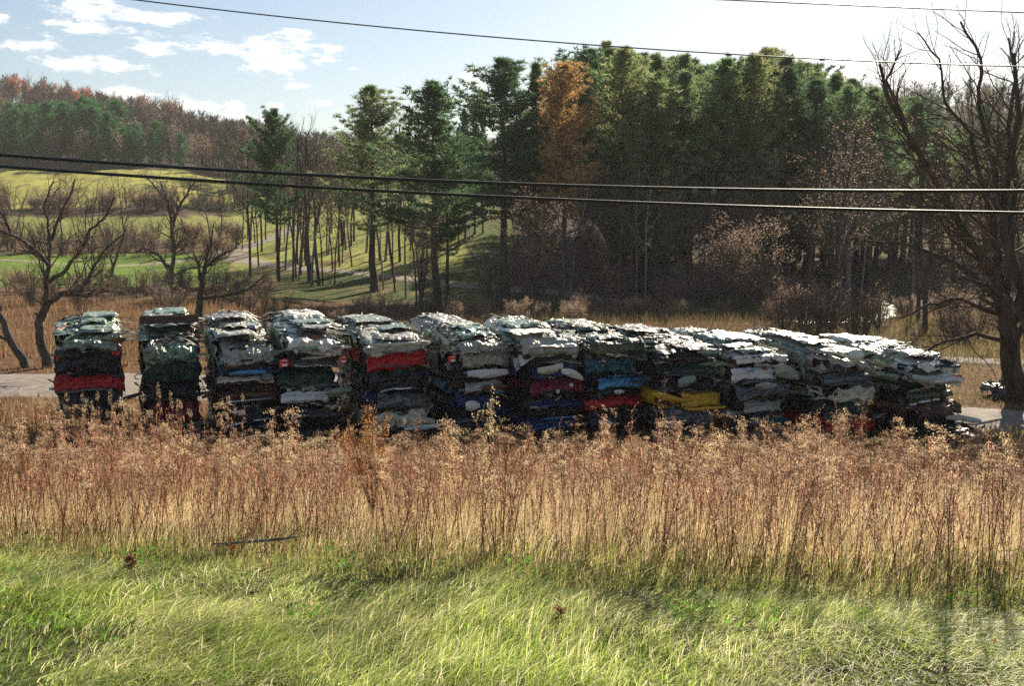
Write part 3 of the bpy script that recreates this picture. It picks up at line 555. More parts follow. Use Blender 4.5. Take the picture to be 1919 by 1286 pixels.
limb_tree('bare_tree', 56, [(.2, .15, [(373, 600), (375, 560), (378, 530)]), (.13, .03, [(378, 530), (385, 500), (410, 480), (440, 465)]), (.1, .03, [(378, 530), (370, 490), (350, 450), (340, 410)]), (.1, .03, [(376, 560), (420, 555), (460, 545), (500, 515)]), (.1, .03, [(380, 515), (395, 460), (400, 420)])],
    'small dark bare tree right behind the second stack', PB, 106, depth=.6)
limb_tree('bare_tree', 96, [(.2, .15, [(205, 560), (208, 530), (212, 500)]), (.12, .03, [(212, 500), (200, 460), (185, 420)]), (.12, .03, [(212, 500), (230, 450), (240, 400)])],
    'small bare tree on the lawn between the crooked tree and the tall one', PB, 107, bm='bark', tm='twig', depth=.6)
for px, py, top in ((398, 470, 330), (420, 460, 345), (240, 470, 330), (120, 470, 330), (30, 478, 350), (170, 470, 350)):
    put_tree('bare_tree', BT[px % 4], px, py, top, 14, 'slight bare tree in front of the yellow field', 'tree', 'slight trees by the field', wide=1.1)

# ---- house half hidden behind the pines
def house():
    Y = 172; c = at(915, 372, Y); g = hz1(c.x, Y); e = empty('house', (c.x, Y, g), R(-18)); wl = MB(); wl.box((0, 0, 1.4), (11, 7, 3.2)); w = wl.build('wall', plain('house_wall', [(.30, .24, .18), (.42, .35, .28)], 2), e)
    rf = MB(); v = [(-6, -4.2, 2.7), (6, -4.2, 2.7), (6, 4.2, 2.7), (-6, 4.2, 2.7), (-6, 0, 5), (6, 0, 5)]; rf.add(v, [[0, 4, 3], [1, 2, 5]], [[0, 1, 5, 4], [2, 3, 4, 5], [0, 3, 2, 1]]); rf.build('roof', plain('roof_shingle', [(.32, .20, .16), (.45, .31, .26)], 3), e)
    ch = MB(); ch.box((2, .5, 5), (.8, .8, 1.6)); ch.build('chimney', plain('brick', [(.25, .1, .07), (.3, .14, .1)], 5), e)
    gl = nodes('window_glass')[0]; gl.node_tree.nodes['Principled BSDF'].inputs['Base Color'].default_value = (.03, .035, .04, 1); gl.node_tree.nodes['Principled BSDF'].inputs['Roughness'].default_value = .1
    wt = plain('white_trim', [(.6, .6, .57), (.75, .74, .7)], 4)
    for x in (-3.8, -1.4, 3.6):
        b = MB(); b.box((x, -3.53, 1.6), (1.1, .06, 1.3)); f = b.build('window', wt, e); b = MB(); b.box((x, -3.57, 1.6), (.9, .04, 1.1)); b.build('pane', gl, f)
    b = MB(); b.box((1.2, -3.53, 1.05), (1, .08, 2.1)); b.build('door', plain('door_paint', [(.12, .08, .06), (.2, .14, .1)], 4), e)
    tag(e, 'low house with pinkish brown roof half hidden behind the lawn pines', 'house')
house()

# ------------------------------------------------------------------ crushed cars
PAINT = {'silver': ((.38, .385, .32), .2), 'white': ((.70, .69, .61), .1), 'dark green': ((.022, .055, .04), .3), 'black': ((.02, .021, .024), .3), 'red': ((.42, .012, .016), .25),
         'maroon': ((.17, .012, .035), .3), 'dark blue': ((.018, .04, .13), .4), 'light blue': ((.09, .30, .52), .35), 'yellow': ((.62, .36, .02), .1), 'grey': ((.15, .16, .165), .5),
         'brown': ((.13, .065, .045), .3), 'olive': ((.10, .115, .07), .3), 'tan': ((.38, .31, .22), .3), 'teal': ((.03, .11, .12), .4), 'pale green': ((.24, .31, .23), .35), 'cream': ((.58, .53, .38), .1)}
CM = {k: metal('paint_'+k.replace(' ', '_'), c, mt, .46, .75, coat=.06) for k, (c, mt) in PAINT.items()}
CM['under'] = metal('underbody', (.03, .029, .027), .3, .5, .8, (.07, .045, .03)); CM['steel'] = metal('bare_steel', (.38, .36, .31), .6, .38, .6, (.16, .09, .05))
CM['rusty'] = metal('rusty_steel', (.16, .075, .04), .3, .6, .7, (.05, .03, .02)); CM['glass'] = metal('shattered_glass', (.19, .27, .19), .0, .3, .6, (.08, .12, .09), .3)
CM['rubber'] = metal('rubber', (.018, .018, .018), 0, .7, .3); CM['chrome'] = metal('chrome', (.65, .64, .62), 1, .28, .6)
CM['bumper_dark'] = metal('dark_plastic', (.045, .05, .055), 0, .5, .3); CM['bumper_white'] = metal('white_plastic', (.66, .66, .63), 0, .4, .3)
def lens(name, c):
    m, nt, bs, _ = nodes(name); bs.inputs['Base Color'].default_value = (*c, 1); bs.inputs['Roughness'].default_value = .15; bs.inputs['Coat Weight'].default_value = .5; return m
CM['red_lens'] = lens('red_lens', (.65, .015, .02)); CM['clear_lens'] = lens('clear_lens', (.8, .8, .78)); CM['amber_lens'] = lens('amber_lens', (.7, .2, .02))
def ridged(P, s, o=3):
    r = 0; a = 1; t = 0
    for i in range(o): r = r+a*(1-2*np.abs(vn(np.asarray(P)*(2.1**i), s+i*11))); t += a; a *= .55
    return r/t
def sheet(b, Lh, Wh, z0, amp, seed, m, nu=46, nv=24, drop=.12, cx=0, cy=0, rag=.07, prof=None):
    """a crumpled metal sheet with its rim folded down"""
    U, V = np.meshgrid(np.linspace(-1, 1, nu), np.linspace(-1, 1, nv), indexing='ij'); u, v = U.ravel(), V.ravel()
    P = np.stack([v*Wh, u*Lh, u*0+z0*7+seed*.37], 1); fr_ = np.clip((np.maximum(np.abs(u), np.abs(v))-.86)/.14, 0, 1)
    z = z0+amp*ridged(P*[2.6, 1.3, 1], seed)*(1-.4*fr_)+amp*.5*ridged(P*[5, 6, 1], seed+3, 2)
    if prof is not None: z = z*prof(u, v)
    e = np.clip(vn(P*[3, 3, 1], seed+5)*.9+.55, 0, 1.6); z = z-fr_**1.5*drop*e
    ex = 1+rag*vn(P*[1.7, 1.7, 3], seed+7)+.35*rag*vn(P*[7, 7, 3], seed+8)
    x = v*Wh*ex+.03*vn(P*6, seed+1); y = u*Lh*(1+rag*.6*vn(P*[2.2, 1.7, 3], seed+9))+.04*vn(P*6, seed+2)-np.sign(u)*0
    b.grid(np.stack([x+cx, y+cy, z], 1).reshape(nu, nv, 3), m)
def strip(b, r, p, d, L, w, m, curl=.5, n=7, nrm=None, zf=None):
    """a torn, curling strip of metal"""
    d = Vector(d).normalized(); sd = perp(d, r) if nrm is None else (Vector(nrm).cross(d)+perp(d, r)*.3).normalized(); pts = []; q = Vector(p)
    for i in range(n):
        ww = w*(.4+.6*math.sin(math.pi*(i+.6)/n))*r.uniform(.6, 1.2); pts.append([tuple(q-sd*ww/2), tuple(q+sd*ww*.1+d.cross(sd)*ww*r.uniform(-.3, .3)), tuple(q+sd*ww/2)])
        d = (d+perp(d, r)*curl*r.random()*.6).normalized(); sd = (sd+perp(sd, r)*curl*.35); sd = (sd-d*sd.dot(d)).normalized(); q = q+d*(L/n)
        if zf: q.z = zf(q.x, q.y)+.5*(q.z-zf(q.x, q.y))
    b.grid(np.array(pts), m)
def front_panel(b, w, h, z0, y0, m, seed, bulge=.10, nu=34, nv=9, x0=0, crum=.03, skew=0.):
    """a dented lid or bumper skin across the end of a car, with a rolled top edge"""
    U, V = np.meshgrid(np.linspace(-1, 1, nu), np.linspace(0, 1, nv), indexing='ij'); u, v = U.ravel(), V.ravel(); P = np.stack([u*w, v*h, u*0+seed*.7], 1)
    x = x0+u*w/2*(1+.03*vn(P*4, seed)); y = y0-bulge*(1-u**4)*(.45+.55*np.sin(v*math.pi*.9+.2))-crum*ridged(P*[3.5, 7, 1], seed+2)-crum*1.2*ridged(np.stack([P[:, 0]*1.7+P[:, 1]*3, P[:, 1]*2-P[:, 0], P[:, 2]], 1), seed+8, 2)-.012*np.sign(np.sin(v*9))
    ed = np.where(v > .5, 1, -1)*np.abs(2*v-1)**2; z = z0+h*(v-.5)+crum*.9*vn(P*[3, 2, 1], seed+4)+h*.22*ed*ridged(np.stack([u*w*1.6, ed*2, u*0+seed], 1), seed+6, 2)+skew*u-(.04*u*u); y = y+np.clip(v-.8, 0, 1)*.5+np.clip(.12-v, 0, 1)*.3
    b.grid(np.stack([x, y, z], 1).reshape(nu, nv, 3), m)
TH = np.linspace(0, 2*math.pi, 37)[:-1]; RR = 1/np.maximum(np.abs(np.cos(TH)), np.abs(np.sin(TH)))
def ring_u(): return np.sin(TH)*RR*.95
def ring_v(): return np.cos(TH)*RR*.93
def crushed_car(name, seed, color, T=.5, W_=1.68, L_=4.2, second=None, lid=None, lid_h=.2, lid_w=1.45, lid_x=0, lights=None, bumper=None, top=False, plate=False, extra=None, loc=(0, 0, 0), rz=0, tiltx=0, panel_z=None, scr=46, skew=0.):
    r = random.Random(seed); e = empty(name, loc, rz); e.rotation_euler = (tiltx, 0, rz); pm = CM[color]; sm = CM[second or r.choice(['grey', 'black', 'under', 'olive'])]
    mats = [pm, sm, CM['steel'], CM['under'], CM['glass'], CM['rusty'], CM['rubber']]
    b = MB(); ns = 3; bd = .58+.12*r.random(); sk_ = r.uniform(-.08, .08)
    def prof(u, v):                             # the topmost car is rounded off at its end and shoulders
        if not top: return 1+0*u
        f = np.clip((.7-u)/1.7, 0, 1); return (1-bd*f**1.7)*(1-.28*np.abs(v)**5)*(1+.05*np.sin(u*4+seed))*(1+sk_*v)
    zf = lambda x, y: T*float(prof(np.clip(y/(L_/2), -1, 1), np.clip(x/(W_/2), -1, 1)))+.02
    for k in range(ns):
        z = T*(k+1)/ns-.02; mm = 0 if (k == ns-1 or r.random() < .4) else r.choice([1, 1, 3, 2 if r.random() < .35 else 3])
        if not top and k == ns-1 and r.random() < .5: mm = 1
        sheet(b, L_/2*r.uniform(.94, 1.02), W_/2*(r.uniform(.92, 1.0) if not top else .98-.02*k), z, .035 if k < ns-1 else .05, seed*13+k, mm, 46 if k == ns-1 else 34, 24 if k == ns-1 else 18, drop=T/ns*r.uniform(.9, 1.5), cx=r.gauss(0, .015), cy=r.gauss(0, .04), rag=.07, prof=prof)
    for i in range(24):                         # long folded strips across the end and along the sides
        a = r.random(); hz_ = T*(.9 if not top else .42)
        if a < .5: p = (r.uniform(-.9, .5)*W_/2, -L_/2-r.uniform(-.05, .06), r.uniform(.03, hz_)); d = (1, r.gauss(0, .08), r.gauss(0, .12)); nn = (0, -1, 0)
        else: sg = -1 if a < .85 else 1; p = (sg*(W_/2+r.uniform(-.06, .0)), r.uniform(-.95, .5)*L_/2, r.uniform(.03, T*.85)); d = (r.gauss(0, .05), 1, r.gauss(0, .12)); nn = (sg, 0, 0)
        strip(b, r, p, d, r.uniform(.15, .9), r.uniform(.03, .16), r.choice([0, 0, 1, 1, 1, 2, 2, 3, 3, 5, 4]), .4, 8, nn)
    b.build('body', mats, e)
    c = MB(); ct = prof(ring_u(), ring_v())       # dark squashed underbody filling the gaps
    th = np.linspace(0, 2*math.pi, 37)[:-1]
    rr = 1/np.maximum(np.abs(np.cos(th)), np.abs(np.sin(th))); ring = np.stack([np.cos(th)*rr*W_/2*.93, np.sin(th)*rr*L_/2*.95], 1)
    rows = []
    for k, z in enumerate(np.linspace(0.0, T-.05, 8)):
        P = np.stack([ring[:, 0]*3, ring[:, 1]*3, ring[:, 0]*0+z*14], 1); s = 1+.05*vn(P, seed+40)[:, None]; rows.append(np.concatenate([ring*s, (z*ct)[:, None]], 1))
    V = np.array(rows); V = np.concatenate([V, V[:, :1]], 1); c.grid(V, 0); c.add([(x, y, (T-.055)*q-.02) for (x, y), q in zip(ring, ct)], [[0, i, i+1] for i in range(1, 35)], None, 0)
    c.build('underbody', [CM['under']], e)
    for sg in (-1, 1):                          # squashed door skins along the flanks
        g = MB(); Ld, hd_ = L_*r.uniform(.5, .8), T*r.uniform(.5, .8); nu, nv = 40, 8; U, V = np.meshgrid(np.linspace(-1, 1, nu), np.linspace(0, 1, nv), indexing='ij'); u, v = U.ravel(), V.ravel(); P = np.stack([u*Ld*.9, v*hd_*5, u*0+seed*.9+sg], 1)
        kx = prof(np.full_like(u, -.3), u*0) if not top else prof(u*.7, u*0); g.grid(np.stack([sg*(W_/2-.02+.05*np.sin(v*math.pi)+.045*ridged(P*[1.6, 1, 1], seed)), u*Ld/2-r.uniform(0, .4), (T*.1+v*hd_)*kx+.03*vn(P, seed+4)], 1).reshape(nu, nv, 3), 0)
        g.build('door_skin', [pm if r.random() < .6 else sm], e)
    if not lid:                                 # and the end of the car: tail or bonnet pressed flat
        g = MB(); hh = T*(r.uniform(.6, .9) if not top else .36); front_panel(g, W_*r.uniform(.8, .98), hh, T*(.5 if not top else .24), -L_/2-.04, 0, seed+70, r.uniform(.08, .16), x0=r.gauss(0, .05), crum=.085, skew=r.gauss(0, .045)); g.build('crumpled_end', [pm], e)
    if r.random() < .75:
        g = MB(); front_panel(g, r.uniform(.9, 1.5), r.uniform(.07, .12), T*r.uniform(.12, .25), -L_/2-.1, 0, seed+71, .08, nv=5, x0=r.gauss(0, .1), crum=.03, skew=r.gauss(0, .04)); g.build('bumper', [CM[r.choice(['bumper_dark', 'bumper_dark', 'chrome', 'grey', 'rubber'])]], e)
    for i in range(2):
        g = MB(); p = np.array([r.uniform(-.8, .8), -L_/2-.04, r.uniform(.1, T*.6)]) if i % 2 else np.array([r.choice([-1, 1])*(W_/2+.02), r.uniform(-2, 1.5), r.uniform(.1, T)]); pts = [p]
        for k in range(9): p = p+np.array([r.gauss(0, .09), r.gauss(0, .05)-.01, r.gauss(-.015, .05)]); pts.append(p)
        g.tube(pts, r.uniform(.008, .015), 4, 0); g.build('hose', [CM[['rubber', 'steel'][i]]], e)
    if lid:
        b = MB(); front_panel(b, lid_w, lid_h, (panel_z if panel_z is not None else T*.5), -L_/2-.05, 0, seed+60, x0=lid_x, skew=skew); b.build('trunk_lid', [CM[lid]], e)
    if bumper:
        b = MB(); front_panel(b, 1.55, .12, .09, -L_/2-.1, 0, seed+61, .09, nv=6, crum=.018, skew=r.uniform(-.02, .02)); b.build('bumper', [CM[bumper]], e)
    for (lx, lz, lw, lh, kind) in lights or []:
        b = MB(); s = MB(); 
        pts = []
        for yy, k in ((-.02, 1), (-.055, .97), (-.07, .8)): pts.append([(lx+a*lw/2*k, -L_/2-.09+yy+abs(a)*.02, lz+c_*lh/2*k+a*.012) for a, c_ in ((-1, -1), (-.2, -1.05), (1, -.8), (1.05, .2), (.9, 1), (-.1, 1), (-1, .85), (-1, -1))])
        b.grid(np.array(pts), 0); b.add(pts[-1][:7], [[0, i, i+1] for i in range(1, 6)], None, 0); o = b.build('tail_light', [CM['red_lens']], e)
        if kind: s.box((lx+(.0 if lx > 0 else -.0), -L_/2-.165, lz-lh*.2), (lw*.55, .02, lh*.28)); s.box((lx, -L_/2-.163, lz+lh*.3), (lw*.5, .02, lh*.12)); s.build('reversing_lens', [CM['clear_lens']], o)
    if plate:
        b = MB(); b.box((plate[0], -L_/2-.19, plate[1]), (.3, .012, .12), M=Matrix.Rotation(.1, 3, 'Y')); b.build('licence_plate', [CM['bumper_white']], e)
    if top:                                      # the topmost car shows its flattened roof and innards
        b = MB()
        for i in range(150):
            x, y = r.uniform(-.85, .85)*W_/2, r.uniform(-.95, .7)*L_/2; an = r.choice([1.57, 1.4, 1.8, 1.2, .2, -.2, 0, 2.4])+r.gauss(0, .2)
            strip(b, r, (x, y, zf(x, y)+r.uniform(-.01, .06)), (math.cos(an), math.sin(an), r.gauss(0, .04)), r.uniform(.25, 1.3), r.uniform(.025, .14), r.choice([0, 0, 0, 1, 1, 2, 3, 3, 3, 3, 4, 5]), .3, 8, (0, 0, 1), zf)  # extra dark strips stand in for shaded holes between the torn metal
        for k in range(4): cx_, cy_ = r.uniform(-.3, .3), r.uniform(-1.6, 1.2); sheet(b, r.uniform(.5, 1.0), r.uniform(.3, .55), zf(cx_, cy_)+.03, .05, seed+77+k, r.choice([0, 0, 4, 2]), 20, 16, .08, cx_, cy_, .2)
        b.build('torn_roof_metal', mats, e)
        b = MB()                                 # shattered laminated windscreen draped over the left edge
        nu, nv = 30, 12; U, V = np.meshgrid(np.linspace(-1, 1, nu), np.linspace(0, 1, nv), indexing='ij'); u, v = U.ravel(), V.ravel(); P = np.stack([u*3, v*2, u*0+seed], 1)
        hg = np.clip(.55+.5*vn(P*[2, 0, 1], seed+1), .1, 1.1); x = -W_/2-.02-.04*np.sin(v*2.4)-.05*ridged(P*1.5, seed)+np.clip(v-.7, 0, 1)*(1.2+.8*vn(P*[2, 0, 1], seed+6)); y = u*L_*.2-L_*.12+.15*vn(P*2, seed+3); z = T*prof(np.clip(y/(L_/2), -1, 1), u*0+.9)*1.04-(1-np.clip(v/.7, 0, 1))*T*hg+.05*ridged(P*2, seed+2)
        b.grid(np.stack([x, y, z], 1).reshape(nu, nv, 3), 0); b.build('shattered_windscreen', [CM['glass']], e)
    if extra: extra(e, r, T, W_, L_)
    return e
def bent_panel(e, name, mat, p, L, w, n=10, seed=1, droop=.0, thick=None, d=(1, 0, 0), curl=.25):
    b = MB(); r = random.Random(seed); nu, nv = n*2, 6; U, V = np.meshgrid(np.linspace(0, 1, nu), np.linspace(-.5, .5, nv), indexing='ij'); u, v = U.ravel(), V.ravel(); P = np.stack([u*L*3, v*w*6, u*0+seed], 1)
    x = p[0]+d[0]*u*L; y = p[1]+d[1]*u*L-.05*np.cos(v*2.6)-.035*ridged(P, seed); z = p[2]+d[2]*u*L+v*w*(.55+.45*np.sin(u*math.pi))-droop*u*u+.03*vn(P, seed+2)
    b.grid(np.stack([x, y, z], 1).reshape(nu, nv, 3), 0); b.build(name, [CM[mat]], e); return e
ORD = ['first', 'second', 'third', 'fourth', 'fifth', 'sixth', 'seventh', 'eighth', 'ninth', 'tenth', 'eleventh', 'twelfth']
STK = ['leftmost stack'] + [o+' stack from left' for o in ORD[1:10]] + ['second stack from right', 'rightmost stack']
POS = ['topmost', 'second', 'third', 'fourth', 'fifth', 'bottom']
def X(name, mat, p, L, w, **k): return lambda e, r, T, W_, L_: bent_panel(e, name, mat, (p[0], -L_/2-.16+p[1], p[2]), L, w, **k)
def multi(*fs):
    def f(*a):
        for g in fs: g(*a)
    return f
def ring_hose(e, r, T, W_, L_, x=0, z=.25, rad=.12, mat='steel'):
    b = MB(); th = np.linspace(0, 5.4, 16); b.tube([(x+rad*math.cos(t), -L_/2-.17-.02*math.sin(3*t), z+rad*.8*math.sin(t)) for t in th], .013, 5); b.build('hose', [CM[mat]], e)
def rolled_roof(e, r, T, W_, L_):
    b = MB(); nu, nv = 24, 14; U, V = np.meshgrid(np.linspace(-1, 1, nu), np.linspace(0, 1, nv), indexing='ij'); u, v = U.ravel(), V.ravel(); P = np.stack([u*3, v*3, u*0], 1)
    th = v*4.2; x = u*.72+.02*vn(P, 4); y = -L_/2+.1+.11*np.sin(th)+v*.3; z = T+.10-.1*np.cos(th)+.02*vn(P*2, 5); b.grid(np.stack([x, y, z], 1).reshape(nu, nv, 3), 0); b.build('rolled_panel', [CM['brown']], e)
